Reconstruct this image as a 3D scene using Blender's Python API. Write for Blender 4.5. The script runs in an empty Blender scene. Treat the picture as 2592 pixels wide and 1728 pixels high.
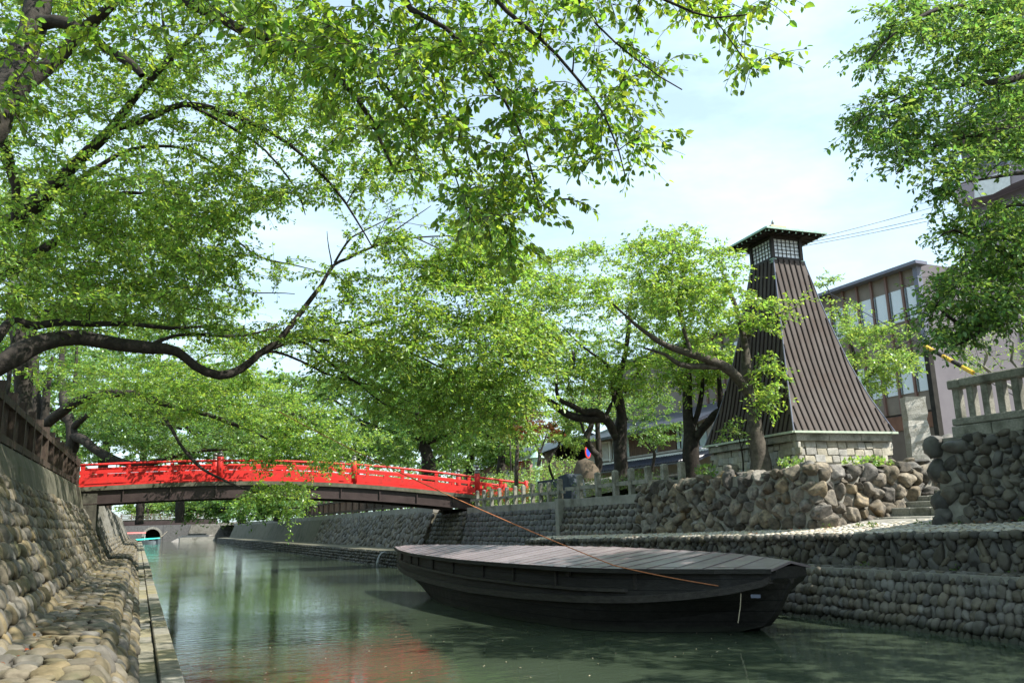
import bpy, math, random
import numpy as np
from mathutils import Matrix, Vector

# ------------------------------------------------------------------ camera, sky, sun
sc = bpy.context.scene
COL = sc.collection
random.seed(4)
rng = np.random.default_rng(7)
# The world frame follows the canal: X across it (towards the lighthouse bank), Y along it, Z up; water at z = 0
FPX, CX, CY, HC, ROLL, EYE = 2074.0, 1296.0, 864.0, 1319.0, 0.027, 1.8
PITCH = math.atan((HC - CY) / FPX)
_fw = np.array([0, math.cos(PITCH), math.sin(PITCH)])
_r0 = np.array([1.0, 0, 0]); _u0 = np.cross(_r0, _fw)
_c, _s = math.cos(ROLL), math.sin(ROLL)
_R = _c * _r0 - _s * _u0; _U = _s * _r0 + _c * _u0
def _ray0(x, y): return _fw + _R * (x - CX) / FPX - _U * (y - CY) / FPX
_v = _ray0(350, 1345)[:2]; _cd = _v / np.hypot(*_v); _nd = np.array([_cd[1], -_cd[0]])
def _toc(p): return np.array([p[0] * _nd[0] + p[1] * _nd[1], p[0] * _cd[0] + p[1] * _cd[1], p[2]])
def F(x, y, dist):
    """point seen at (x, y) of a 2352 wide survey print at a given distance ahead of the camera"""
    d = _ray0(x * 1.10204, y * 1.10204)
    return _toc(d * (dist / d[1])) + np.array([0, 0, EYE])
cam_d = bpy.data.cameras.new('camera'); cam = bpy.data.objects.new('camera', cam_d); COL.objects.link(cam)
cam_d.sensor_width = 36; cam_d.lens = 36 * FPX / 2592; cam_d.clip_end = 3000; cam_d.clip_start = 0.05
M = Matrix.Identity(4)
for i, a in enumerate((_toc(_R), _toc(_U), -_toc(_fw))):
    for j in range(3): M[j][i] = a[j]
M[0][3], M[1][3], M[2][3] = 0, 0, EYE
cam.matrix_world = M
sc.camera = cam

SUN_AZ, SUN_EL = math.radians(136), math.radians(50)     # azimuth from +Y towards +X
sd = Vector((math.sin(SUN_AZ) * math.cos(SUN_EL), math.cos(SUN_AZ) * math.cos(SUN_EL), math.sin(SUN_EL)))
w = bpy.data.worlds.new('World'); sc.world = w; w.use_nodes = True
nt = w.node_tree; bg = nt.nodes['Background']
sky = nt.nodes.new('ShaderNodeTexSky'); sky.sky_type = 'NISHITA'; sky.sun_disc = False
sky.sun_elevation = SUN_EL; sky.sun_rotation = SUN_AZ; sky.air_density = 1.0; sky.dust_density = 1.6; sky.ozone_density = 1.0
# thin high cloud veil over the sky
tc = nt.nodes.new('ShaderNodeTexCoord'); mp = nt.nodes.new('ShaderNodeMapping'); mp.inputs['Scale'].default_value = (1.2, 2.6, 5.0)
mp.inputs['Rotation'].default_value = (0.2, 0.3, 0.9)
ns = nt.nodes.new('ShaderNodeTexNoise'); ns.inputs['Scale'].default_value = 1.6; ns.inputs['Detail'].default_value = 6; ns.inputs['Roughness'].default_value = 0.6
cr = nt.nodes.new('ShaderNodeValToRGB'); cr.color_ramp.elements[0].position = 0.42; cr.color_ramp.elements[1].position = 0.75
cr.color_ramp.elements[0].color = (0.42, 0.42, 0.42, 1); cr.color_ramp.elements[1].color = (0.92, 0.92, 0.92, 1)
mx = nt.nodes.new('ShaderNodeMixRGB'); mx.inputs['Color2'].default_value = (4.5, 5.9, 6.5, 1)
nt.links.new(tc.outputs['Generated'], mp.inputs['Vector']); nt.links.new(mp.outputs['Vector'], ns.inputs['Vector'])
nt.links.new(ns.outputs['Fac'], cr.inputs['Fac']); nt.links.new(cr.outputs['Color'], mx.inputs['Fac'])
nt.links.new(sky.outputs['Color'], mx.inputs['Color1']); nt.links.new(mx.outputs['Color'], bg.inputs['Color'])
bg.inputs['Strength'].default_value = 0.132
sl = bpy.data.lights.new('sun', 'SUN'); sl.energy = 5.0; sl.angle = math.radians(0.53); sl.color = (1.0, 0.955, 0.87)
so = bpy.data.objects.new('sun', sl); COL.objects.link(so)
so.rotation_euler = (-sd).to_track_quat('-Z', 'Y').to_euler()
sc.view_settings.view_transform = 'Standard'; sc.view_settings.look = 'None'; sc.view_settings.exposure = 0.95; sc.view_settings.gamma = 1
sc.cycles.max_bounces = 8; sc.cycles.diffuse_bounces = 4; sc.cycles.glossy_bounces = 3; sc.cycles.transmission_bounces = 5
sc.cycles.sample_clamp_indirect = 6; sc.cycles.use_denoising = True

# ------------------------------------------------------------------ helpers: objects and tags
def tag(o, label=None, cat=None, group=None, kind=None):
    if label: o['label'] = label
    if cat: o['category'] = cat
    if group: o['group'] = group
    if kind: o['kind'] = kind
    return o
def org(o):
    p = np.zeros(3)
    while o is not None:
        p = p + np.array(o.location); o = o.parent
    return p
def thing(name, label, cat, loc, group=None):
    o = bpy.data.objects.new(name, None); COL.objects.link(o); o.location = [float(x) for x in loc]
    o.empty_display_size = 0.2
    return tag(o, label, cat, group)
def raw_mesh(name, V, Fl, mat, parent=None, smooth=False):
    """V (N,3) world coords; Fl (M,k) array of one polygon size, or list of tuples"""
    V = np.asarray(V, dtype=np.float64)
    if parent is not None: V = V - org(parent)
    me = bpy.data.meshes.new(name)
    if isinstance(Fl, np.ndarray):
        n, k = Fl.shape
        me.vertices.add(len(V)); me.vertices.foreach_set('co', V.astype(np.float32).ravel())
        me.loops.add(n * k); me.loops.foreach_set('vertex_index', Fl.astype(np.int32).ravel())
        me.polygons.add(n); me.polygons.foreach_set('loop_start', np.arange(0, n * k, k, dtype=np.int32))
        if smooth: me.polygons.foreach_set('use_smooth', np.ones(n, dtype=bool))
        me.update(calc_edges=True)
    else:
        me.from_pydata([tuple(v) for v in V], [], Fl); me.update()
        if smooth:
            for p in me.polygons: p.use_smooth = True
    me.materials.append(mat)
    o = bpy.data.objects.new(name, me); COL.objects.link(o)
    if parent is not None: o.parent = parent
    return o
def unit(a): a = np.asarray(a, float); return a / (np.linalg.norm(a) + 1e-12)

class MB:
    def __init__(s): s.v = []; s.f = []
    def add(s, V, Fl):
        b = len(s.v); s.v += [tuple(p) for p in V]; s.f += [tuple(b + i for i in f) for f in Fl]; return s
    def box(s, c, d, rz=0.0, ax=None):
        """centre, full size; rz about z, or ax = 3 axis vectors"""
        c = np.asarray(c, float); h = np.asarray(d, float) / 2
        if ax is None:
            ax = (np.array([math.cos(rz), math.sin(rz), 0]), np.array([-math.sin(rz), math.cos(rz), 0]), np.array([0, 0, 1.0]))
        P = [c + ax[0] * h[0] * i + ax[1] * h[1] * j + ax[2] * h[2] * k for i in (-1, 1) for j in (-1, 1) for k in (-1, 1)]
        return s.add(P, [(0, 1, 3, 2), (4, 6, 7, 5), (0, 4, 5, 1), (2, 3, 7, 6), (0, 2, 6, 4), (1, 5, 7, 3)])
    def beam(s, a, b, wd, ht, up=(0, 0, 1)):
        a = np.asarray(a, float); b = np.asarray(b, float); x = unit(b - a); y = unit(np.cross(up, x)); z = np.cross(x, y)
        return s.box((a + b) / 2, (np.linalg.norm(b - a), wd, ht), ax=(x, y, z))
    def tube(s, pts, rad, n=8, caps=True, closed=False):
        P = [np.asarray(p, float) for p in pts]; R = rad if hasattr(rad, '__len__') else [rad] * len(P)
        b = len(s.v); prev = None
        for i, p in enumerate(P):
            t = unit(P[min(i + 1, len(P) - 1)] - P[max(i - 1, 0)])
            if prev is None:
                a = np.array([0, 0, 1.0]) if abs(t[2]) < 0.9 else np.array([1.0, 0, 0])
                u = unit(np.cross(t, a))
            else: u = unit(prev - t * (prev @ t))
            prev = u; vv = np.cross(t, u)
            for k in range(n):
                q = 2 * math.pi * k / n; s.v.append(tuple(p + (u * math.cos(q) + vv * math.sin(q)) * R[i]))
        for i in range(len(P) - 1):
            for k in range(n):
                k2 = (k + 1) % n
                s.f.append((b + i * n + k, b + i * n + k2, b + (i + 1) * n + k2, b + (i + 1) * n + k))
        if caps:
            s.f.append(tuple(b + k for k in range(n))[::-1]); s.f.append(tuple(b + (len(P) - 1) * n + k for k in range(n)))
        return s
    def lathe(s, c, prof, n=14):
        """prof: list of (r, z) above c"""
        b = len(s.v); c = np.asarray(c, float)
        for r, z in prof:
            for k in range(n):
                q = 2 * math.pi * k / n; s.v.append((c[0] + r * math.cos(q), c[1] + r * math.sin(q), c[2] + z))
        for i in range(len(prof) - 1):
            for k in range(n):
                k2 = (k + 1) % n; s.f.append((b + i * n + k, b + i * n + k2, b + (i + 1) * n + k2, b + (i + 1) * n + k))
        s.f.append(tuple(b + k for k in range(n))[::-1]); s.f.append(tuple(b + (len(prof) - 1) * n + k for k in range(n)))
        return s
    def loft(s, rings, cap=True, closed=True):
        b = len(s.v); n = len(rings[0])
        for r in rings: s.v += [tuple(p) for p in r]
        for i in range(len(rings) - 1):
            for k in range(n if closed else n - 1):
                k2 = (k + 1) % n; s.f.append((b + i * n + k, b + i * n + k2, b + (i + 1) * n + k2, b + (i + 1) * n + k))
        if cap and closed:
            s.f.append(tuple(b + k for k in range(n))[::-1]); s.f.append(tuple(b + (len(rings) - 1) * n + k for k in range(n)))
        return s
    def build(s, name, mat, parent=None, smooth=False, bevel=0):
        o = raw_mesh(name, s.v, s.f, mat, parent, smooth)
        if bevel:
            m = o.modifiers.new('bevel', 'BEVEL'); m.width = bevel; m.segments = 1; m.limit_method = 'ANGLE'
        return o
def children(o): return [c for c in bpy.data.objects if c.parent == o]
def copy_tree(o, parent=None, kids=None):
    c = o.copy(); COL.objects.link(c)
    if parent is not None: c.parent = parent
    for ch in (kids[o.name] if kids and o.name in kids else children(o) if kids is None else []): copy_tree(ch, c, kids)
    return c
def kidmap(o):
    m = {}
    def rec(x):
        m[x.name] = children(x)
        for k in m[x.name]: rec(k)
    rec(o); return m

# ------------------------------------------------------------------ materials
def nodes(name):
    m = bpy.data.materials.new(name); m.use_nodes = True; t = m.node_tree
    return m, t, t.nodes['Principled BSDF']
def N(t, kind, **kw):
    n = t.nodes.new('ShaderNode' + kind)
    for k, v in kw.items():
        if k in n.inputs: n.inputs[k].default_value = v
        else: setattr(n, k, v)
    return n
def L(t, a, b): t.links.new(a, b)
def ramp(t, fac, stops):
    r = t.nodes.new('ShaderNodeValToRGB'); e = r.color_ramp.elements
    while len(e) < len(stops): e.new(0.5)
    for i, (p, c) in enumerate(stops): e[i].position = p; e[i].color = (*c, 1)
    L(t, fac, r.inputs['Fac']); return r.outputs['Color']
def surf(name, c1, c2, rough=0.8, scale=3.0, detail=5, bump=0.0, bscale=None, island=0.0, metal=0.0, spec=0.3, stretch=(1, 1, 1), dirt=None, dscale=0.8, dpos=(0.5, 0.68)):
    """two-tone noise paint, optional per-stone tint, bump and a second dirt/moss colour"""
    m, t, p = nodes(name)
    tcn = N(t, 'TexCoord'); mpn = N(t, 'Mapping', Scale=stretch); L(t, tcn.outputs['Object'], mpn.inputs['Vector'])
    n1 = N(t, 'TexNoise', Scale=scale, Detail=detail, Roughness=0.6); L(t, mpn.outputs[0], n1.inputs['Vector'])
    col = ramp(t, n1.outputs['Fac'], [(0.32, c1), (0.68, c2)])
    if dirt is not None:
        n2 = N(t, 'TexNoise', Scale=dscale, Detail=6, Roughness=0.65); L(t, tcn.outputs['Object'], n2.inputs['Vector'])
        r2 = ramp(t, n2.outputs['Fac'], [(dpos[0], (0, 0, 0)), (dpos[1], (1, 1, 1))])
        mm = N(t, 'MixRGB'); L(t, r2, mm.inputs['Fac']); L(t, col, mm.inputs['Color1']); mm.inputs['Color2'].default_value = (*dirt, 1); col = mm.outputs[0]
    if island:
        g = N(t, 'NewGeometry'); hs = N(t, 'HueSaturation')
        mr = N(t, 'MapRange'); mr.inputs['To Min'].default_value = 1 - island; mr.inputs['To Max'].default_value = 1 + island
        L(t, g.outputs['Random Per Island'], mr.inputs['Value']); L(t, mr.outputs[0], hs.inputs['Value'])
        mu = N(t, 'Math', operation='MULTIPLY'); mu.inputs[1].default_value = 7.31; L(t, g.outputs['Random Per Island'], mu.inputs[0])
        fr = N(t, 'Math', operation='FRACT'); L(t, mu.outputs[0], fr.inputs[0])
        m2 = N(t, 'MapRange'); m2.inputs['To Min'].default_value = 0.45; m2.inputs['To Max'].default_value = 1.5
        L(t, fr.outputs[0], m2.inputs['Value']); L(t, m2.outputs[0], hs.inputs['Saturation'])
        L(t, col, hs.inputs['Color']); col = hs.outputs[0]
    L(t, col, p.inputs['Base Color']); p.inputs['Roughness'].default_value = rough; p.inputs['Metallic'].default_value = metal
    p.inputs['Specular IOR Level'].default_value = spec
    if bump:
        nb = N(t, 'TexNoise', Scale=bscale or scale * 4, Detail=8, Roughness=0.65); L(t, mpn.outputs[0], nb.inputs['Vector'])
        b = N(t, 'Bump', Strength=bump, Distance=0.02); L(t, nb.outputs['Fac'], b.inputs['Height']); L(t, b.outputs[0], p.inputs['Normal'])
    return m
def leafmat(name, c_up, c_tr, var=0.3, trans=0.5, gloss=0.05):
    m, t, p = nodes(name); t.nodes.remove(p); out = t.nodes['Material Output']
    g = N(t, 'NewGeometry')
    def tinted(c, k):
        hs = N(t, 'HueSaturation'); hs.inputs['Color'].default_value = (*c, 1)
        mr = N(t, 'MapRange'); mr.inputs['To Min'].default_value = 1 - var; mr.inputs['To Max'].default_value = 1 + var * 1.2
        L(t, g.outputs['Random Per Island'], mr.inputs['Value']); L(t, mr.outputs[0], hs.inputs['Value'])
        mu = N(t, 'Math', operation='MULTIPLY'); mu.inputs[1].default_value = k; L(t, g.outputs['Random Per Island'], mu.inputs[0])
        fr = N(t, 'Math', operation='FRACT'); L(t, mu.outputs[0], fr.inputs[0])
        m2 = N(t, 'MapRange'); m2.inputs['To Min'].default_value = 0.465; m2.inputs['To Max'].default_value = 0.525
        L(t, fr.outputs[0], m2.inputs['Value']); L(t, m2.outputs[0], hs.inputs['Hue']); return hs.outputs[0]
    d = N(t, 'BsdfDiffuse'); tr = N(t, 'BsdfTranslucent'); gl = N(t, 'BsdfGlossy', Roughness=0.42)
    gl.inputs['Color'].default_value = (0.85, 0.95, 0.85, 1)
    L(t, tinted(c_up, 13.7), d.inputs['Color']); L(t, tinted(c_tr, 13.7), tr.inputs['Color'])
    m1 = N(t, 'MixShader', Fac=trans); L(t, d.outputs[0], m1.inputs[1]); L(t, tr.outputs[0], m1.inputs[2])
    m2 = N(t, 'MixShader', Fac=gloss); L(t, m1.outputs[0], m2.inputs[1]); L(t, gl.outputs[0], m2.inputs[2])
    L(t, m2.outputs[0], out.inputs['Surface']); return m

MT = dict(
    cobble=surf('river_cobble', (0.092, 0.079, 0.055), (0.165, 0.141, 0.101), 0.75, 6, bump=0.35, bscale=30, island=0.28, dirt=(0.062, 0.065, 0.040), dscale=1.2, dpos=(0.5, 0.75)),
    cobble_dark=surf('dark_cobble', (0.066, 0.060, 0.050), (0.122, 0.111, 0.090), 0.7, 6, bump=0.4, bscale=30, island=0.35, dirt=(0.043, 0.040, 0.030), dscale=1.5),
    cobble_wet=surf('pale_cobble', (0.091, 0.083, 0.068), (0.164, 0.148, 0.123), 0.7, 5, bump=0.4, bscale=26, island=0.3),
    rock=surf('boulder', (0.061, 0.056, 0.048), (0.237, 0.204, 0.158), 0.75, 9, bump=1.0, bscale=30, island=0.5, dirt=(0.20, 0.13, 0.06), dscale=1.1, dpos=(0.60, 0.74)),
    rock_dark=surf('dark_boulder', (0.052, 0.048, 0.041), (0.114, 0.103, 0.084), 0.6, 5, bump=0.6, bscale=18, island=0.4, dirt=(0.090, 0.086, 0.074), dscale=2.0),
    block=surf('cut_stone', (0.065, 0.065, 0.065), (0.130, 0.130, 0.127), 0.8, 4, bump=0.7, bscale=24, island=0.25),
    granite=surf('granite', (0.19, 0.185, 0.155), (0.32, 0.31, 0.265), 0.8, 30, bump=0.4, bscale=60, dirt=(0.11, 0.11, 0.085), dscale=3.0, dpos=(0.45, 0.65)),
    base_stone=surf('tower_stone', (0.240, 0.227, 0.193), (0.403, 0.378, 0.323), 0.85, 7, bump=0.9, bscale=35, island=0.16),
    mortar=surf('mortar', (0.180, 0.171, 0.148), (0.297, 0.288, 0.252), 0.9, 6, bump=0.4),
    mortar_dark=surf('dark_mortar', (0.038, 0.036, 0.029), (0.084, 0.081, 0.063), 0.9, 6, bump=0.5),
    concrete=surf('mossy_concrete', (0.082, 0.079, 0.058), (0.138, 0.130, 0.096), 0.9, 5, bump=0.5, stretch=(1, 1, 0.25), dirt=(0.051, 0.057, 0.030), dscale=0.9),
    concrete_l=surf('pale_concrete', (0.198, 0.192, 0.168), (0.276, 0.270, 0.240), 0.9, 4, bump=0.4, dirt=(0.102, 0.102, 0.078), dscale=1.1),
    coping=surf('coping_slab', (0.166, 0.154, 0.112), (0.256, 0.237, 0.181), 0.85, 6, bump=0.6, bscale=14, dirt=(0.104, 0.100, 0.064), dscale=1.6, island=0.1),
    paving=surf('cobble_paving', (0.368, 0.330, 0.270), (0.552, 0.504, 0.421), 0.85, 6, bump=0.5, bscale=25, island=0.2),
    ground=surf('soil', (0.11, 0.095, 0.065), (0.20, 0.17, 0.12), 0.95, 1.2, bump=0.5, dirt=(0.06, 0.09, 0.03), dscale=0.6),
    bark=surf('cherry_bark', (0.012, 0.010, 0.008), (0.041, 0.034, 0.028), 0.85, 9, bump=0.9, bscale=22, dirt=(0.061, 0.061, 0.047), dscale=3.0, dpos=(0.6, 0.72)),
    bark_l=surf('grey_bark', (0.035, 0.030, 0.025), (0.105, 0.091, 0.073), 0.85, 9, bump=0.9, bscale=22),
    wood=surf('dark_fence_wood', (0.035, 0.025, 0.020), (0.087, 0.062, 0.046), 0.8, 8, bump=0.5, stretch=(3, 3, 0.5)),
    hull=surf('tarred_planks', (0.015, 0.013, 0.011), (0.031, 0.028, 0.024), 0.62, 5, bump=0.5, bscale=14, stretch=(2, 0.35, 5), dirt=(0.037, 0.035, 0.031), dscale=2.6, dpos=(0.55, 0.75)),
    hull_rail=surf('worn_hull_rail', (0.028, 0.023, 0.020), (0.055, 0.048, 0.041), 0.7, 7, bump=0.5, stretch=(2, 0.5, 4)),
    red=surf('vermilion_paint', (0.50, 0.016, 0.014), (0.60, 0.028, 0.022), 0.5, 3, bump=0.06, bscale=20, spec=0.35, dirt=(0.30, 0.022, 0.018), dscale=3.0, dpos=(0.5, 0.72)),
    finial=surf('bronze_cap', (0.09, 0.10, 0.09), (0.20, 0.20, 0.18), 0.4, 12, metal=0.6),
    girder=surf('brown_steel', (0.032, 0.022, 0.021), (0.052, 0.037, 0.035), 0.5, 2.2, bump=0.1),
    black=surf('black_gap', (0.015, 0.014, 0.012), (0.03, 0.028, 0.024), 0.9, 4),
    skirt=surf('weathered_copper_sheet', (0.056, 0.046, 0.041), (0.100, 0.084, 0.076), 0.65, 3.0, bump=0.08, bscale=8, spec=0.15, stretch=(1, 1, 0.3), dirt=(0.066, 0.048, 0.040), dscale=1.8, dpos=(0.48, 0.66)),
    seam=surf('seam_cap', (0.020, 0.015, 0.014), (0.036, 0.027, 0.025), 0.6, 5, spec=0.1),
    pale_trim=surf('pale_green_trim', (0.34, 0.42, 0.33), (0.50, 0.55, 0.44), 0.7, 10),
    granite_l=surf('pale_granite', (0.34, 0.32, 0.28), (0.50, 0.48, 0.43), 0.85, 26, bump=1.0, bscale=30, dirt=(0.26, 0.24, 0.20), dscale=3.0),
    verdigris=surf('verdigris_trim', (0.24, 0.40, 0.34), (0.42, 0.56, 0.48), 0.7, 14),
    blackwood=surf('black_lacquer_wood', (0.016, 0.013, 0.012), (0.035, 0.029, 0.027), 0.6, 9, bump=0.2),
    paper=surf('lantern_glass', (0.68, 0.70, 0.76), (0.78, 0.79, 0.83), 0.25, 8, spec=0.6),
    white=surf('white_paint', (0.62, 0.62, 0.60), (0.76, 0.76, 0.74), 0.6, 4),
    tan=surf('ridge_box_paint', (0.50, 0.42, 0.26), (0.60, 0.52, 0.34), 0.7, 6),
    mauve=surf('mauve_render', (0.125, 0.115, 0.13), (0.16, 0.148, 0.162), 0.85, 0.8),
    brownpanel=surf('brown_spandrel', (0.17, 0.14, 0.115), (0.22, 0.185, 0.155), 0.6, 1.5),
    rust=surf('rust_brown_tile', (0.12, 0.055, 0.035), (0.20, 0.095, 0.06), 0.5, 2.5),
    pilaster=surf('brown_pilaster', (0.15, 0.085, 0.07), (0.19, 0.115, 0.095), 0.5, 3),
    bluegrey=surf('blue_grey_metal', (0.13, 0.14, 0.19), (0.17, 0.18, 0.23), 0.5, 3),
    shutter=surf('shutter', (0.11, 0.085, 0.07), (0.14, 0.11, 0.09), 0.5, 3),
    glassdark=surf('dark_glass', (0.015, 0.025, 0.025), (0.03, 0.045, 0.045), 0.06, 2, spec=0.8),
    glasspale=surf('pale_window', (0.28, 0.36, 0.37), (0.38, 0.46, 0.46), 0.2, 2, spec=0.7),
    tile=surf('blue_grey_roof_tile', (0.022, 0.026, 0.040), (0.048, 0.054, 0.076), 0.4, 9, spec=0.5),
    plaster=surf('grey_plaster', (0.30, 0.28, 0.26), (0.40, 0.38, 0.36), 0.9, 3),
    oldwood=surf('brown_house_boards', (0.055, 0.033, 0.022), (0.13, 0.08, 0.055), 0.8, 5, stretch=(4, 4, 0.4)),
    pink=surf('pinkish_cladding', (0.34, 0.20, 0.19), (0.42, 0.27, 0.25), 0.8, 3),
    memorial=surf('brown_memorial_stone', (0.06, 0.045, 0.03), (0.12, 0.09, 0.062), 0.8, 5, bump=0.5),
    plaque=surf('dark_slate', (0.028, 0.038, 0.050), (0.045, 0.058, 0.072), 0.75, 6, spec=0.15),
    orange=surf('orange_rope', (0.36, 0.12, 0.05), (0.50, 0.20, 0.09), 0.8, 20),
    rope=surf('pale_rope', (0.35, 0.29, 0.20), (0.48, 0.41, 0.30), 0.9, 20),
    wire=surf('black_wire', (0.03, 0.03, 0.035), (0.05, 0.05, 0.055), 0.6, 5),
    teal=surf('teal_tarpaulin', (0.02, 0.46, 0.34), (0.03, 0.58, 0.45), 0.5, 3),
    hullgrey=surf('blue_grey_hull', (0.10, 0.13, 0.15), (0.16, 0.19, 0.21), 0.5, 3),
    redroof=surf('faded_red_canopy', (0.50, 0.12, 0.11), (0.62, 0.18, 0.16), 0.6, 3),
    yellow=surf('yellow_guard', (0.66, 0.40, 0.03), (0.72, 0.46, 0.05), 0.5, 4),
    signred=surf('sign_red', (0.62, 0.04, 0.03), (0.66, 0.06, 0.04), 0.5, 4),
    signblue=surf('sign_blue', (0.03, 0.07, 0.42), (0.04, 0.09, 0.48), 0.5, 4),
    posterblue=surf('poster_blue', (0.10, 0.34, 0.62), (0.16, 0.42, 0.70), 0.5, 4),
    tin=surf('pale_awning_metal', (0.42, 0.43, 0.46), (0.55, 0.56, 0.60), 0.4, 3),
    bird=surf('dark_feathers', (0.02, 0.018, 0.02), (0.045, 0.04, 0.042), 0.7, 30),
    leaf=leafmat('cherry_leaf', (0.11, 0.205, 0.042), (0.38, 0.58, 0.07), 0.38, 0.50),
    leaf_shaded=leafmat('shaded_cherry_leaf', (0.075, 0.15, 0.03), (0.33, 0.52, 0.045), 0.42, 0.52, 0.03),  # darker copy of the cherry leaf; the nearest boughs' backlit shade is in its colour
    leaf_deep=leafmat('deep_cherry_leaf', (0.068, 0.15, 0.042), (0.26, 0.45, 0.07), 0.4, 0.44, 0.05),
    leaf_lime=leafmat('lime_leaf', (0.13, 0.23, 0.05), (0.36, 0.54, 0.09), 0.25, 0.5),
    leaf_far=leafmat('far_leaf', (0.085, 0.17, 0.05), (0.28, 0.46, 0.08), 0.3, 0.5, 0.05),
    leaf_maple=leafmat('reddish_maple_leaf', (0.16, 0.07, 0.03), (0.42, 0.16, 0.04), 0.5, 0.45, 0.05),
    hedge=leafmat('azalea_leaf', (0.07, 0.13, 0.03), (0.22, 0.34, 0.05), 0.4, 0.3, 0.06),
)
def water_material():
    m, t, p = nodes('canal_water')
    p.inputs['Base Color'].default_value = (0.043, 0.066, 0.044, 1); p.inputs['Roughness'].default_value = 0.035; p.inputs['IOR'].default_value = 1.33
    p.inputs['Specular IOR Level'].default_value = 0.5
    tcn = N(t, 'TexCoord')
    def nz(sx, sy, sca, det, dist=0.0):
        mpn = N(t, 'Mapping', Scale=(sx, sy, 1)); mpn.inputs['Rotation'].default_value = (0, 0, math.radians(24)); L(t, tcn.outputs['Object'], mpn.inputs['Vector'])
        n = N(t, 'TexNoise', Scale=sca, Detail=det, Roughness=0.55, Distortion=dist); L(t, mpn.outputs[0], n.inputs['Vector']); return n.outputs['Fac']
    a = nz(1, 2.6, 2.0, 3, 0.3); b = nz(1.0, 2.8, 7.0, 4, 0.2)
    # calmer and rougher patches of the surface
    c = ramp(t, nz(1, 1, 0.22, 2), [(0.38, (0.12, 0.12, 0.12)), (0.66, (1, 1, 1))])
    mu = N(t, 'Math', operation='MULTIPLY'); L(t, b, mu.inputs[0]); L(t, c, mu.inputs[1])
    b1 = N(t, 'Bump', Strength=1.0, Distance=0.0045); L(t, a, b1.inputs['Height'])
    b2 = N(t, 'Bump', Strength=1.0, Distance=0.0030); L(t, mu.outputs[0], b2.inputs['Height']); L(t, b1.outputs[0], b2.inputs['Normal'])
    L(t, b2.outputs[0], p.inputs['Normal'])
    base = ramp(t, nz(1, 1, 0.35, 4), [(0.35, (0.036, 0.051, 0.033)), (0.7, (0.050, 0.068, 0.045))]); L(t, base, p.inputs['Base Color'])
    return m
MT['water'] = water_material()
def tide(m, z_lo, z_hi, col, seams=False):
    """wet, algae-dark tide line near the water (and plank seams on the boat)"""
    t = m.node_tree; p = t.nodes['Principled BSDF']; src = p.inputs['Base Color'].links[0].from_socket
    g = N(t, 'NewGeometry'); sx = N(t, 'SeparateXYZ'); L(t, g.outputs['Position'], sx.inputs[0])
    nz = N(t, 'TexNoise', Scale=2.5, Detail=5); L(t, g.outputs['Position'], nz.inputs['Vector'])
    ma = N(t, 'Math', operation='MULTIPLY_ADD'); ma.inputs[1].default_value = 0.16; L(t, nz.outputs['Fac'], ma.inputs[0]); L(t, sx.outputs['Z'], ma.inputs[2])
    mr = N(t, 'MapRange'); mr.inputs['From Min'].default_value = z_lo; mr.inputs['From Max'].default_value = z_hi; mr.inputs['To Min'].default_value = 0.8; mr.inputs['To Max'].default_value = 0
    L(t, ma.outputs[0], mr.inputs['Value']); mm = N(t, 'MixRGB'); L(t, mr.outputs[0], mm.inputs['Fac']); L(t, src, mm.inputs['Color1']); mm.inputs['Color2'].default_value = (*col, 1)
    out = mm.outputs[0]
    if seams:
        w_ = N(t, 'Math', operation='PINGPONG'); w_.inputs[1].default_value = 0.085; L(t, sx.outputs['Z'], w_.inputs[0])
        lt = N(t, 'Math', operation='LESS_THAN'); lt.inputs[1].default_value = 0.006; L(t, w_.outputs[0], lt.inputs[0])
        m3 = N(t, 'MixRGB'); L(t, lt.outputs[0], m3.inputs['Fac']); L(t, out, m3.inputs['Color1']); m3.inputs['Color2'].default_value = (0.004, 0.004, 0.004, 1); out = m3.outputs[0]
    L(t, out, p.inputs['Base Color'])
tide(MT['cobble_wet'], 0.16, 0.30, (0.022, 0.026, 0.014)); tide(MT['coping'], 0.18, 0.32, (0.03, 0.034, 0.018))
tide(MT['hull'], 0.10, 0.20, (0.045, 0.050, 0.034), True)

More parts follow.
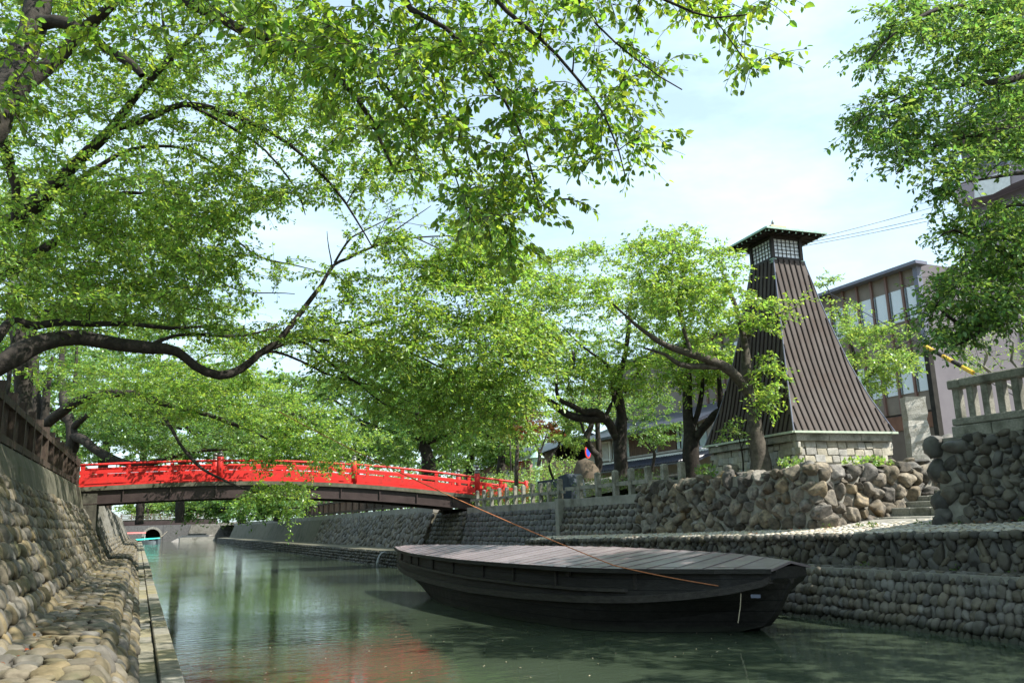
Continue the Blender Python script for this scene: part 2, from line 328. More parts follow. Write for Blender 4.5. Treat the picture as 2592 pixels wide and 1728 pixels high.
# ------------------------------------------------------------------ stones
def ico(level):
    import bmesh
    bm = bmesh.new(); bmesh.ops.create_icosphere(bm, subdivisions=level, radius=1.0)
    V = np.array([v.co[:] for v in bm.verts]); Fc = np.array([[v.index for v in f.verts] for f in bm.faces]); bm.free(); return V, Fc
ICO = {k: ico(k) for k in (1, 2, 3, 4)}
def stones(P, U, W_, Nn, S, level=2, amp=0.10, boxy=1.0, seed=0, cuts=0):
    """P (n,3) centres; U, W_, Nn (n,3) axes; S (n,3) half sizes -> verts, faces. boxy < 1 squares the shape"""
    r = np.random.default_rng(seed); V0, F0 = ICO[level]; n = len(P); k = len(V0)
    B = np.sign(V0) * np.abs(V0) ** boxy; B = B / (1 if boxy == 1 else np.max(np.abs(B)))
    V = np.repeat(B[None], n, 0)
    d = np.ones((n, k))
    for q in range(4):
        kv = r.normal(size=(n, 3)) * (1.3 + 0.9 * q); ph = r.uniform(0, 6.28, (n, 1))
        d += amp / (1 + 0.45 * q) * np.sin(np.einsum('kj,nj->nk', V0, kv) + ph)
    V = V * d[..., None]
    for q in range(cuts):   # chiselled flats
        kd = r.normal(size=(n, 3)); kd /= np.linalg.norm(kd, axis=1)[:, None]; lim = r.uniform(0.55, 0.82, (n, 1))
        dot = np.einsum('nkj,nj->nk', V, kd); V = V - np.maximum(0, dot - lim)[..., None] * kd[:, None, :] * 0.92
    V = V * S[:, None, :]
    X = P[:, None, :] + V[..., 0:1] * U[:, None] + V[..., 1:2] * W_[:, None] + V[..., 2:3] * Nn[:, None]
    Fa = F0[None] + (np.arange(n) * k)[:, None, None]
    return X.reshape(-1, 3), Fa.reshape(-1, 3)
def tilt_axes(u, v, ang):
    c, s_ = np.cos(ang)[:, None], np.sin(ang)[:, None]; return u * c + v * s_, -u * s_ + v * c
def lin(o0, z0, o1, z1): return (np.array([o0, z0], float), np.array([o1, z1], float))
class Face:
    """slanted retaining-wall face: origin p0, a = unit along, b = vector up the face"""
    def __init__(s, p0, a, b, out):
        s.p0 = np.asarray(p0, float); s.a = unit(a); s.b = np.asarray(b, float); s.H = np.linalg.norm(s.b); s.bu = s.b / s.H
        n = np.cross(s.a, s.bu); s.n = unit(n if n @ np.asarray(out, float) > 0 else -n)
    def at(s, u, v): return s.p0 + np.outer(u, s.a) + np.outer(v, s.bu)
def frames(fc, n): return np.repeat(fc.a[None], n, 0), np.repeat(fc.bu[None], n, 0), np.repeat(fc.n[None], n, 0)
def courses(fc, length, hrow, wmean, thick, name, mat, parent, level=2, amp=0.12, boxy=1.0, tilt=0.15, alt=0.0, seed=1, over=1.06, jit=0.12, v0=0.0, aspect=None):
    r = np.random.default_rng(seed); P = []; S = []; A = []
    nrow = max(1, int(round((fc.H - v0) / hrow))); hr = (fc.H - v0) / nrow
    for i in range(nrow):
        u = -r.uniform(0, wmean)
        while u < length:
            wd = wmean * r.uniform(0.72, 1.32); P.append((u + wd / 2, v0 + (i + 0.5) * hr + r.normal() * hr * jit * 0.5))
            S.append((wd / 2 * over * r.uniform(0.93, 1.03), hr / 2 * over * r.uniform(0.9, 1.12), thick * r.uniform(0.75, 1.2)))
            A.append(r.normal() * tilt + (alt if i % 2 else -alt)); u += wd
    P = np.array(P); S = np.array(S); A = np.array(A); n = len(P)
    ok = (P[:, 0] > 0) & (P[:, 0] < length); P, S, A = P[ok], S[ok], A[ok]; n = len(P)
    u, v, nn = frames(fc, n); u2, v2 = tilt_axes(u, v, A)
    X = fc.at(P[:, 0], P[:, 1]) + nn * (r.normal(size=(n, 1)) * thick * 0.12)
    V, Fa = stones(X, u2, v2, nn, S, level, amp, boxy, seed)
    return raw_mesh(name, V, Fa, mat, parent, True)
def packed(fc, length, rmax, rmin, thick, name, mat, parent, level=2, amp=0.16, boxy=0.8, seed=1, tight=0.86, keep=None, tries=9000, cuts=0, asp=(0.88, 1.25)):
    """dart-thrown irregular rubble, big stones first"""
    r = np.random.default_rng(seed); P = np.zeros((0, 2)); Rr = np.zeros(0); n = 0
    for t_ in range(tries):
        f = t_ / tries; rad = rmax * (1 - f) ** 0.9 + rmin * (1 - (1 - f) ** 0.9); rad *= r.uniform(0.85, 1.1)
        p = np.array([r.uniform(0, length), r.uniform(rad * 0.5, fc.H - rad * 0.3)])
        if keep is not None and not keep(p[0], p[1]): continue
        if n and np.any(np.sum((P - p) ** 2, 1) < (tight * (Rr + rad)) ** 2): continue
        P = np.vstack([P, p]); Rr = np.append(Rr, rad); n += 1
    asp = r.uniform(*asp, n); S = np.stack([Rr * asp, Rr / asp * 1.05, thick * (0.6 + 0.7 * Rr / rmax)], 1)
    u, v, nn = frames(fc, n); u2, v2 = tilt_axes(u, v, r.uniform(-0.9, 0.9, n))
    V, Fa = stones(fc.at(P[:, 0], P[:, 1]), u2, v2, nn, S, level, amp, boxy, seed, cuts)
    return raw_mesh(name, V, Fa, mat, parent, True)
def slab(fc, length, depth, name, mat, parent, off=0.0, extra=0.0):
    """backing body of a wall face"""
    a, b, n = fc.a * length, fc.b + fc.bu * extra, fc.n; p = fc.p0 + n * off; q = p - n * depth
    V = [p, p + a, p + a + b, p + b, q, q + a, q + a + b, q + b]
    return raw_mesh(name, V, [(0, 1, 2, 3), (5, 4, 7, 6), (4, 0, 3, 7), (1, 5, 6, 2), (3, 2, 6, 7), (4, 5, 1, 0)], mat, parent)

# ------------------------------------------------------------------ SETTING: water, ground
def sheet(name, rows, mat, kind='structure', thick=0):
    V = []; Fl = []
    for r_ in rows: V += [tuple(p) for p in r_]
    n = len(rows[0])
    for i in range(len(rows) - 1):
        for k in range(n - 1): Fl.append((i * n + k, i * n + k + 1, (i + 1) * n + k + 1, (i + 1) * n + k))
    return tag(raw_mesh(name, V, Fl, mat), kind=kind)
sheet('water', [[(x, y, 0) for x in (-60, 0, 16, 60)] for y in (-30, 60, 175, 230)], MT['water'])
sheet('canal_bed', [[(x, y, -0.9) for x in (-60, 60)] for y in (-30, 230)], MT['mortar_dark'])
# ground: one sheet on each side of the canal that joins beyond its far end and runs to the horizon
gx = [-1500, -300, -60, -12, -2.45]; gr = [13.0, 16, 24, 60, 300, 1500]
def gz_left(y): return 3.30
def gz_right(x, y): return 2.74 if y < 19.6 else 2.42 + 0.32 * max(0, 1 - (y - 19.6) / 5)
rows = []
for y in (-400, -30, 10, 20, 34, 60, 168): rows.append([(x, y, gz_left(y)) for x in gx])
sheet('ground', rows, MT['ground'])
rows = []
for y in (12.98, 16, 19.6, 22, 24.6, 34, 60, 168): rows.append([(x, y, gz_right(x, y)) for x in gr])
sheet('ground', rows, MT['ground'])
rows = [[(x, y, 2.96) for x in (13.0, 16, 24, 60, 300, 1500)] for y in (-400, 0, 10.2)]
sheet('ground', rows, MT['ground'])
rows = [[(x, y, 2.74) for x in (17.9, 24, 60, 300, 1500)] for y in (10.2, 12.98)]
sheet('ground', rows, MT['ground'])
sheet('ground', [[(x, y, 2.7) for x in (-1500, -100, 100, 1500)] for y in (168.004, 300, 2500)], MT['ground'])

# ------------------------------------------------------------------ LEFT BANK: coping slabs, cobbled ledge, walls, fence
t = thing('stone_coping', 'two rows of flat stone slabs edging the canal below the left cobbled ledge', 'coping', (0.3, 20, 0))
r = np.random.default_rng(3)
for row, (x0, x1, zt) in enumerate(((0.09, 0.285, 0.30), (0.30, 0.52, 0.325))):
    mb = MB(); y = 3.0
    while y < 130:
        ln = r.uniform(0.75, 1.15); zz = zt + (0.08 if y > 30 else 0) + r.normal() * 0.006
        if row == 0 and 8 < y < 16: zz -= 0.03
        mb.box(((x0 + x1) / 2, y + ln / 2, zz - 0.2), (x1 - x0, ln - 0.012, 0.4)); y += ln
    mb.build('slab_row', MT['coping'], t, bevel=0.012)
MB().box((0.27, 66, 0.02), (0.40, 128, 0.42)).build('footing', MT['mortar_dark'], t)
t = thing('cobbled_ledge', 'low ledge of rounded river cobbles between the left wall and the canal coping', 'ledge', (-0.5, 20, 0))
for s0, s1 in ((3, 34), (36, 125)):
    ln = s1 - s0
    fb = Face((0.08, s0, 0.24), (0, 1, 0), (-0.36, 0, 0.54), (1, 0, 1)); fw_ = Face((-0.27, s0, 0.78), (0, 1, 0), (-0.72, 0, 0.05), (0, 0, 1))
    slab(fb, ln, 0.5, 'mortar_bed', MT['mortar_dark'], t, -0.03); slab(fw_, ln, 0.5, 'mortar_bed', MT['mortar'], t, -0.025)
    lv = 3 if s0 == 3 else 1
    wd = 0.25 if s0 == 3 else 0.4
    courses(fb, ln, 0.20, wd * 0.86, 0.075, 'bank_cobbles', MT['cobble'], t, lv if lv == 3 else 1, 0.10, 0.92, 0.12, seed=5, over=1.0)
    courses(fw_, ln, 0.175, wd * 1.1, 0.045, 'walk_cobbles', MT['cobble'], t, lv if lv == 3 else 1, 0.18, 0.85, 0.35, seed=6, over=1.04)
    s0 = 0
def left_wall(name, label, s0, s1, level, wd, zt0, zt1, seed):
    t = thing(name, label, 'wall', (-1.5, s0, 0)); ln = s1 - s0
    fl = Face((-0.96, s0, 0.76), (0, 1, 0), (-0.92, 0, 1.88), (1, 0, 0.3))
    slab(fl, ln, 0.8, 'mortar_backing', MT['mortar_dark'], t, -0.03)
    courses(fl, ln, 0.205, wd, 0.062, 'wall_cobbles', MT['cobble'], t, level, 0.15, 0.85, 0.2, seed=seed, over=1.0)
    V = []
    for y, zt in ((s0, zt0), (s1, zt1)):
        V += [(-1.86, y, 2.60), (-2.03, y, zt), (-2.5, y, zt), (-2.5, y, 2.0), (-1.9, y, 2.0)]
    Fl = [(i, (i + 1) % 5, 5 + (i + 1) % 5, 5 + i) for i in range(5)] + [(4, 3, 2, 1, 0), (5, 6, 7, 8, 9)]
    raw_mesh('concrete_band', V, Fl, MT['concrete'], t)
    return t
left_wall('retaining_wall', 'battered wall of rounded cobbles with a mossy concrete top band, left bank before the red bridge', 4, 34, 3, 0.225, 3.05, 3.43, 11)
t = left_wall('retaining_wall', 'ribbed cobble and concrete wall on the left bank beyond the red bridge', 36, 125, 1, 0.34, 3.43, 3.4, 12)
for i in range(26):   # concrete ribs
    y = 36.2 + i * 3.2; MB().beam((-1.02, y, 0.78), (-2.02, y, 3.38), 0.22, 0.13, up=(1, 0, 0.4)).build('rib', MT['concrete_l'], t)
t = thing('drain_recess', 'dark drain recess in the left wall under the bridge end', 'recess', (-1.8, 35, 0))
MB().box((-1.9, 35, 1.6), (0.9, 2.0, 3.2)).build('back_wall', MT['mortar_dark'], t)

def slat_fence(name, label, x, s0, s1, z0, z1, h, step, mat, base=None):
    t = thing(name, label, 'fence', (x, s0, z0))
    L_ = s1 - s0; n = int(round(L_ / step)); r = np.random.default_rng(int(abs(s0) * 7))
    zz = lambda y: z0 + (z1 - z0) * (y - s0) / L_
    sg = 1 if x < 0 else -1
    mb = MB(); y = s0 + 0.08
    while y < s1:
        if (y - s0) % step > 0.1: mb.box((x - 0.045 * sg, y, zz(y) + 0.12 + (h - 0.2) / 2), (0.025, 0.075, h - 0.2 + r.normal() * 0.01))
        y += 0.115 + r.normal() * 0.006
    mb.build('slats', mat, t)
    for zz_, nm in ((h - 0.08, 'top_rail'), (0.14, 'bottom_rail')):
        MB().beam((x + 0.03 * sg, s0, zz(s0) + zz_), (x + 0.03 * sg, s1, zz(s1) + zz_), 0.07, 0.13).build(nm, mat, t)
    for i in range(n + 1):
        y = s0 + i * step; MB().box((x + 0.0 * sg, y, zz(y) + (h + 0.16) / 2 - 0.02), (0.14, 0.13, h + 0.2 + r.uniform(-0.02, 0.04))).build('post', mat, t)
    return t
slat_fence('wooden_fence', 'weathered dark brown slatted fence on top of the near left wall', -2.16, 5, 33.6, 3.05, 3.43, 0.86, 1.45, MT['wood'])
slat_fence('wooden_fence', 'brown slatted fence on the left wall past the bridge', -2.16, 37, 75, 3.42, 3.4, 0.86, 1.9, MT['wood'])

# ------------------------------------------------------------------ RIGHT BANK: steps, terrace, walls
# long low bench by the water
t = thing('quay_bench', 'long low cobbled quay shelf along the right water edge, curving away under the bridge', 'quay', (10.8, 20, 0))
fl = Face((10.95, 4, -0.12), (0, 1, 0), (0.42, 0, 0.97), (-1, 0, 0.2))
slab(fl, 23, 0.9, 'mortar_backing', MT['mortar'], t, -0.03)
courses(fl, 23, 0.19, 0.122, 0.08, 'shelf_cobbles', MT['cobble_wet'], t, 3, 0.12, 0.92, 0.16, alt=0.36, seed=21, over=1.12)
fl2 = Face((10.25, 27, -0.1), (0, 1, 0), (0.12, 0, 0.72), (-1, 0, 0.2))
slab(fl2, 100, 1.9, 'mortar_backing', MT['mortar_dark'], t, -0.03)
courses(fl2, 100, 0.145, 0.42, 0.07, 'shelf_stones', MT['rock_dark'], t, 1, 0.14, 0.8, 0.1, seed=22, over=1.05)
MB().box((11.6, 15.2, 0.80), (0.62, 23, 0.10)).build('shelf_top', MT['mortar'], t)
MB().box((11.4, 77, 0.60), (2.1, 100, 0.08)).build('shelf_top', MT['concrete'], t)
fl3 = Face((11.36, 4, 0.855), (0, 1, 0), (0.3, 0, 0), (0, 0, 1)); courses(fl3, 23, 0.15, 0.19, 0.03, 'shelf_edge_stones', MT['cobble_dark'], t, 2, 0.12, 0.8, 0.2, seed=23)
# upper quay wall under the terrace
t = thing('terrace_wall', 'dark rubble wall between the low shelf and the paved terrace', 'wall', (11.7, 15, 0.8))
zt = lambda y: 1.47 - 0.0165 * (y - 8)          # terrace front edge falls slightly away from the stairs
fu = Face((11.62, 4, 0.80), (0, 1, 0), (0.08, 0, 0.76), (-1, 0, 0)); fu.H -= 0
slab(Face((11.62, 4, 0.80), (0, 1, -0.0165), (0.06, 0, 0.70), (-1, 0, 0)), 21.2, 0.8, 'mortar_backing', MT['mortar'], t, -0.03)
fu = Face((11.62, 4, 0.84), (0, 1, -0.0165), (0.06, 0, 0.64), (-1, 0, 0))
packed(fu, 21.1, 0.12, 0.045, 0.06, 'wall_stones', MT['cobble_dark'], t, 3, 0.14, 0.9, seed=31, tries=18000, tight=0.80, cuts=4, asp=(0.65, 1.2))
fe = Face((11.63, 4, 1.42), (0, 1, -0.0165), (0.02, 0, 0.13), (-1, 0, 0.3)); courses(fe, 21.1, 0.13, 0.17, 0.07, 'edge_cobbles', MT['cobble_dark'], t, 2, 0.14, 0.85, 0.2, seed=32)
# terrace
V = []
rows = []
for y in (4, 8, 10.3, 13, 16, 19.6, 25.2): rows.append([(11.64, y, zt(y)), (12.1, y, zt(y) + 0.05), (12.75, y, zt(y) + 0.12)])
sheet('terrace', rows, MT['mortar'])
sheet('terrace', [[(12.75, y, zt(y) + 0.12), (14.4, y, 1.70)] for y in (10.3, 12.98)], MT['mortar'])
sheet('terrace', [[(11.64, 25.2, 0.6), (12.75, 25.2, 0.6)], [(11.64, 25.2, zt(25.2)), (12.75, 25.2, zt(25.2) + 0.12)]], MT['mortar'])
ft = Face((11.66, 4, zt(4) + 0.012), (0, 1, -0.0165), (1.05, 0, 0.11), (0, 0, 1))
tag(courses(ft, 21.1, 0.105, 0.14, 0.022, 'paving_stones', MT['paving'], None, 1, 0.14, 0.75, 0.2, seed=33, over=1.0), kind='stuff')
ft = Face((12.76, 10.35, 1.555), (0, 1, -0.0165), (1.62, 0, 0.135), (0, 0, 1))
tag(courses(ft, 2.6, 0.105, 0.14, 0.022, 'paving_stones', MT['paving'], None, 1, 0.14, 0.75, 0.2, seed=34, over=1.0), kind='stuff')
# rock wall below the lighthouse
t = thing('rock_wall', 'rough boulder wall below the lighthouse, shaded towards the canal and sunlit beside the stairs', 'wall', (12.6, 13, 1.5))
fA = Face((12.55, 12.95, 1.42), (0, 1, -0.012), (0.13, 0, 1.30), (-1, 0, 0.1))
slab(fA, 6.8, 0.7, 'mortar_backing', MT['mortar'], t, 0.03)
packed(fA, 6.75, 0.18, 0.07, 0.15, 'canal_side_boulders', MT['rock'], t, 4, 0.15, 0.85, seed=41, tries=9000, tight=0.88, cuts=4)
fB = Face((12.62, 12.93, 1.42), (1, 0, 0.0), (0, 0.10, 1.28), (0, -1, 0.1))
slab(fB, 5.6, 0.5, 'mortar_backing', MT['mortar'], t, 0.0)
packed(fB, 5.6, 0.185, 0.07, 0.15, 'stair_side_boulders', MT['rock'], t, 4, 0.15, 0.85, seed=42, tries=8000, tight=0.88, cuts=4)
# cap stones on top
r = np.random.default_rng(44); P = []
for y in np.arange(13.05, 19.6, 0.36): P.append((12.82 + r.normal() * 0.04, y, 2.70 - 0.012 * (y - 13) + r.normal() * 0.03))
for x in np.arange(12.95, 18.2, 0.37): P.append((x, 13.12 + r.normal() * 0.04, 2.70 + r.normal() * 0.04))
for x in np.arange(15.2, 18.4, 0.5): P.append((x, 13.75, 2.86 + r.normal() * 0.02))
P = np.array(P); n = len(P); S = np.stack([r.uniform(0.17, 0.26, n), r.uniform(0.16, 0.24, n), r.uniform(0.10, 0.17, n)], 1)
a = r.uniform(0, 3, n); U = np.stack([np.cos(a), np.sin(a), np.zeros(n)], 1); W_ = np.stack([-np.sin(a), np.cos(a), np.zeros(n)], 1); NZ = np.tile([0, 0, 1.0], (n, 1))
V, Fa = stones(P, U, W_, NZ, S, 4, 0.15, 0.85, 45, 7); raw_mesh('cap_boulders', V, Fa, MT['rock'], t, True)
# stairs between the two rock walls
t = thing('stone_stairs', 'worn stone stairs climbing from the terrace between two boulder walls', 'stairs', (14.4, 11.6, 1.55))
xs = [13.9, 14.38, 14.88, 15.28, 15.75, 16.28, 16.75, 17.2, 17.65]; zs = [1.68, 1.86, 1.995, 2.11, 2.24, 2.37, 2.50, 2.62, 2.745]
r = np.random.default_rng(9)
for i, (x, z) in enumerate(zip(xs, zs)):
    mb = MB(); y = 10.2
    x1 = xs[i + 1] + 0.05 if i < 8 else x + 0.8
    while y < 12.95:
        ln = min(r.uniform(0.4, 0.7), 13.0 - y); mb.box(((x + x1) / 2, y + ln / 2, z - 0.2 + r.normal() * 0.004), (x1 - x, ln - 0.008, 0.4)); y += ln
    mb.build('step', MT['granite'], t, bevel=0.015)
# tall wall at the right with balustrade
t = thing('cobble_wall', 'tall dark cobble wall at the right edge carrying the stone balustrade', 'wall', (12.7, 8, 1.4))
fr = Face((12.66, 3.0, 1.40), (0, 1, 0), (0.10, 0, 1.62), (-1, 0, 0.1))
slab(fr, 7.2, 1.0, 'mortar_backing', MT['mortar'], t, 0.0)
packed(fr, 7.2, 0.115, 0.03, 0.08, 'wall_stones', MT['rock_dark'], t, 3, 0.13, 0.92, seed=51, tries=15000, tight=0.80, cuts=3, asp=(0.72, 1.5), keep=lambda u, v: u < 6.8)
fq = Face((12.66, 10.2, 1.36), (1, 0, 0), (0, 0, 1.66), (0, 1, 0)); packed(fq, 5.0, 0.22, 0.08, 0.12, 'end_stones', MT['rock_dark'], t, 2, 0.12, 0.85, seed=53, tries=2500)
P = np.array([(12.72, 10.12, 1.50), (12.70, 10.16, 1.72), (12.74, 10.02, 2.02), (12.72, 10.10, 2.36), (12.78, 9.92, 2.58), (12.74, 9.78, 2.86), (12.70, 9.9, 1.6)])
S = np.array([(0.19, 0.15, 0.16), (0.17, 0.16, 0.16), (0.25, 0.16, 0.17), (0.16, 0.13, 0.14), (0.24, 0.13, 0.15), (0.30, 0.13, 0.17), (0.15, 0.12, 0.13)])
A = np.array([0.2, -0.6, -0.9, 0.2, -0.7, 0.05, 0.9]); u = np.tile([0, 1.0, 0], (7, 1)); v = np.tile([0, 0, 1.0], (7, 1)); nn = np.tile([-1.0, 0, 0], (7, 1)); u2, v2 = tilt_axes(u, v, A)
V, Fa = stones(P, u2, v2, nn, S * 0.9, 4, 0.10, 0.9, 54, 3); raw_mesh('corner_boulders', V, Fa, MT['rock_dark'], t, True)
mb = MB(); y = 9.86; r = np.random.default_rng(5)
while y > 2.5:
    ln = r.uniform(0.5, 0.8); mb.box((13.0, y - ln / 2, 3.10), (0.5, ln - 0.01, 0.2)); y -= ln
mb.build('kerb_course', MT['granite'], t, bevel=0.012)
t = thing('stone_balustrade', 'granite balustrade with square posts on top of the right cobble wall', 'balustrade', (12.9, 8, 3.2))
MB().beam((12.86, 9.84, 3.27), (12.86, 2.5, 3.27), 0.2, 0.12).build('bottom_rail', MT['granite'], t, bevel=0.015)
MB().beam((12.86, 9.60, 3.93), (12.86, 2.5, 3.93), 0.24, 0.15).build('handrail', MT['granite'], t, bevel=0.02)
MB().box((12.86, 9.70, 3.92), (0.27, 0.24, 0.16)).build('end_cap', MT['granite'], t, bevel=0.02)
for i in range(26):
    y = 9.72 - i * 0.27; MB().box((12.86, y, 3.59), (0.14, 0.125, 0.54)).build('post', MT['granite'], t, bevel=0.012)
# block quay wall between rock wall and bridge
def block_wall(name, label, s0, s1, zt, wd, mat, capmat, level=2, o1=12.72, o0=12.30, h=0.2, seed=60, boxy=0.42):
    t = thing(name, label, 'wall', (12.6, s0, 0)); f_ = Face((o0, s0, 0.5), (0, 1, 0), (o1 - o0, 0, zt - 0.72), (-1, 0, 0.1)); ln = s1 - s0
    slab(f_, ln, 0.8, 'mortar_backing', MT['mortar'], t, -0.012)
    courses(f_, ln, h, wd, 0.045, 'wall_blocks', mat, t, level, 0.07, boxy, 0.05, seed=seed, over=0.93)
    MB().box((o1 + 0.17, (s0 + s1) / 2, zt - 0.13), (0.42, ln, 0.26)).build('coping', capmat, t, bevel=0.01); return t
block_wall('block_wall', 'dark cut-block quay wall with concrete coping below the short stone fence', 24.55, 33.2, 2.42, 0.34, MT['block'], MT['concrete_l'])
block_wall('block_wall', 'rubble quay wall beside the boulder wall, under the right half of the stone fence', 19.6, 24.3, 2.46, 0.3, MT['rock_dark'], MT['concrete_l'], seed=61, boxy=0.8)
MB_ = MB().box((12.72, 24.42, 1.5), (0.5, 0.25, 1.98)); tag(MB_.build('concrete_buttress', MT['concrete_l']), 'narrow concrete pier joining the two quay walls under the stone fence', 'buttress')
t = thing('cobble_abutment', 'cobbled abutment of the red bridge on the right bank', 'abutment', (12.3, 35, 0))
f_ = Face((12.05, 33.2, 0.5), (0, 1, 0), (0.7, 0, 1.75), (-1, 0, 0.1)); slab(f_, 4.0, 0.9, 'mortar_backing', MT['mortar_dark'], t, -0.03); courses(f_, 4.0, 0.22, 0.26, 0.08, 'abutment_cobbles', MT['cobble_dark'], t, 2, 0.1, 0.85, 0.1, seed=62)
t = thing('rubble_wall', 'pale rubble retaining wall with a concrete band, right bank beyond the bridge', 'wall', (12.6, 50, 0))
f_ = Face((12.0, 37.7, 0.5), (0, 1, 0), (0.7, 0, 1.85), (-1, 0, 0.1)); slab(f_, 90, 0.9, 'mortar_backing', MT['concrete'], t, -0.02)
packed(Face((12.0, 37.7, 0.5), (0, 1, 0), (0.7, 0, 1.8), (-1, 0, 0.1)), 26, 0.20, 0.09, 0.06, 'wall_stones', MT['cobble_wet'], t, 2, 0.12, 0.8, seed=63, tries=6000)
MB().box((12.95, 83, 2.45), (0.5, 90.5, 0.3)).build('concrete_band', MT['concrete_l'], t)
slat_fence('wooden_fence', 'brown slatted fence on the right bank beyond the bridge', 12.9, 38, 74, 2.6, 2.6, 0.95, 1.9, MT['wood'])
# little waterfall from the shelf
mb = MB(); pts = [(10.36, 37.6, 0.60), (10.2, 37.55, 0.58), (10.05, 37.5, 0.45), (9.97, 37.5, 0.2), (9.95, 37.5, 0.0)]; mb.tube(pts, [0.03, 0.035, 0.04, 0.05, 0.07], 7)
tag(mb.build('water_spout', MT['tin'], None, True), 'thin stream of water falling from the right shelf left of the boat', 'waterfall')

# ------------------------------------------------------------------ RED BRIDGE
t = thing('red_bridge', 'arched vermilion timber-railed footbridge on a brown steel girder', 'bridge', (5.5, 35.5, 2.6))
BX = np.array([-2.3, 0, 2.75, 4.5, 6.5, 8.04, 10.5, 13.53, 16.0]); BZ = np.array([3.42, 3.54, 3.62, 3.63, 3.57, 3.50, 3.28, 2.96, 2.66])
def bz(x):
    c_ = np.polyfit(BX, BZ, 4); return float(np.polyval(c_, x))
XS = np.linspace(-2.05, 13.9, 34)
def strip(x0, x1, y0, y1, lo, hi, name, mat, parent, n=32):
    rings = []
    for x in np.linspace(x0, x1, n): z = bz(x); rings.append([(x, y0, z + lo), (x, y1, z + lo), (x, y1, z + hi), (x, y0, z + hi)])
    return MB().loft(rings).build(name, mat, parent)
Y0, Y1 = 34.0, 36.6
strip(-2.1, 13.9, Y0 - 0.03, Y1 + 0.03, -0.16, -0.01, 'deck', MT['concrete'], t)
for y in (Y0 + 0.08, Y1 - 0.12):
    g = strip(-2.0, 13.2, y, y + 0.05, -0.62, -0.161, 'girder', MT['girder'], t)
    strip(-2.0, 13.2, y - 0.09, y + 0.13, -0.65, -0.621, 'bottom_flange', MT['girder'], g)
    for x in np.arange(-0.6, 13, 1.62):
        MB().box((x, y - 0.03, bz(x) - 0.39), (0.04, 0.06, 0.45)).build('stiffener', MT['girder'], g)
def railing(y, sgn):
    """both sides carry kerb beam, sill beam, square mid rail, round handrail and struts"""
    strip(-2.15, 14.2, y - 0.10, y + 0.10, -0.005, 0.05, 'base_plank', MT['red'], t)
    strip(-2.15, 14.2, y - 0.05, y + 0.05, 0.10, 0.32, 'lower_beam', MT['red'], t)
    strip(-2.15, 14.2, y - 0.045, y + 0.045, 0.45, 0.59, 'middle_rail', MT['red'], t)
    mb = MB(); mb.tube([(x, y, bz(x) + 0.795) for x in np.linspace(-2.15, 15.9, 40)], 0.046, 10); mb.build('handrail', MT['red'], t, True)
    strip(14.2, 15.9, y - 0.045, y + 0.045, 0.36, 0.50, 'middle_rail', MT['red'], t, 6)
    for i, x in enumerate(np.arange(-2.0, 15.9, 0.757)):
        z = bz(x)
        if min(abs(x - q) for q in (2.75, 8.04, 13.53)) < 0.25: continue
        tall = i % 2 == 0
        MB().box((x, y, z + (0.36 if not tall else 0.40)), (0.12 if not tall else 0.13, 0.085, 0.16 if not tall else 0.72 - 0.04)).build('strut', MT['red'], t)
        if tall: MB().box((x, y, z + 0.70), (0.15, 0.10, 0.06)).build('rail_block', MT['red'], t)
for y, sg in ((Y0 + 0.10, -1), (Y1 - 0.10, 1)):
    railing(y, sg)
    for x in (2.75, 8.04, 13.53):
        z = bz(x)
        p = MB().lathe((x, y, z - 0.02), [(0.125, 0), (0.125, 0.955), (0.115, 0.965)], 16).build('post', MT['red'], t, True)
        MB().lathe((x, y, z + 0.93), [(0.118, 0), (0.118, 0.09), (0.105, 0.10), (0.10, 0.15), (0.11, 0.16), (0.10, 0.19), (0.05, 0.21), (0.045, 0.245), (0.07, 0.26), (0.098, 0.295), (0.10, 0.32), (0.075, 0.36), (0.03, 0.385), (0.012, 0.40)], 16).build('bronze_finial', MT['finial'], p, True)
for y in (Y0 + 0.10, Y1 - 0.10):
    MB().lathe((15.9, y, bz(15.9) - 0.02), [(0.10, 0), (0.10, 0.9), (0.05, 0.94)], 14).build('end_post', MT['red'], t, True)

# ------------------------------------------------------------------ BOAT
t = thing('cargo_boat', 'black tarred wooden cargo boat with a purplish plank roof moored in the canal', 'boat', (8, 16.5, 0))
ax0 = np.array([6.75, 23.0]); axv = unit([2.45, -12.8]); axn = np.array([axv[1], -axv[0]])   # axn: towards open water
LA = [0, 0.4, 1, 2.5, 4.5, 6.3, 8.5, 10.3, 11.3, 12, 12.7, 13.04]; LW = [0.03, 0.24, 0.47, 0.87, 1.32, 1.65, 1.93, 2.0, 1.66, 1.18, 0.62, 0.36]
def interp_s(a, A_, W2): return float(np.interp(a, A_, W2))
aa = np.concatenate([np.linspace(0, 12.4, 50), [12.5, 12.61, 12.72, 12.81, 12.9, 12.97, 13.04]])
ww = np.array([interp_s(a, LA, LW) for a in aa]); ww = np.convolve(np.pad(ww, 2, mode='edge'), [0.1, 0.2, 0.4, 0.2, 0.1], 'valid')
def bp(a, wd, z, side=1):
    q = ax0 + axv * a + axn * wd * side; return (q[0], q[1], z)
eave = lambda a: float(np.interp(a, [0, 1, 2.5, 6, 9, 13.04], [1.20, 1.14, 1.09, 1.05, 1.04, 1.0]))
ridge = lambda a: float(np.interp(a, [0, 0.6, 1.6, 3, 9, 12, 13.04], [1.21, 1.235, 1.26, 1.27, 1.265, 1.19, 1.10]))
lowr = lambda a: float(np.interp(a, [0, 0.8, 1.8, 3.4, 6.2, 8.4, 9.7, 10.9, 11.4, 12.0, 12.5, 12.9, 13.04], [0.78, 0.66, 0.56, 0.50, 0.45, 0.47, 0.50, 0.53, 0.55, 0.60, 0.68, 0.79, 0.88]))
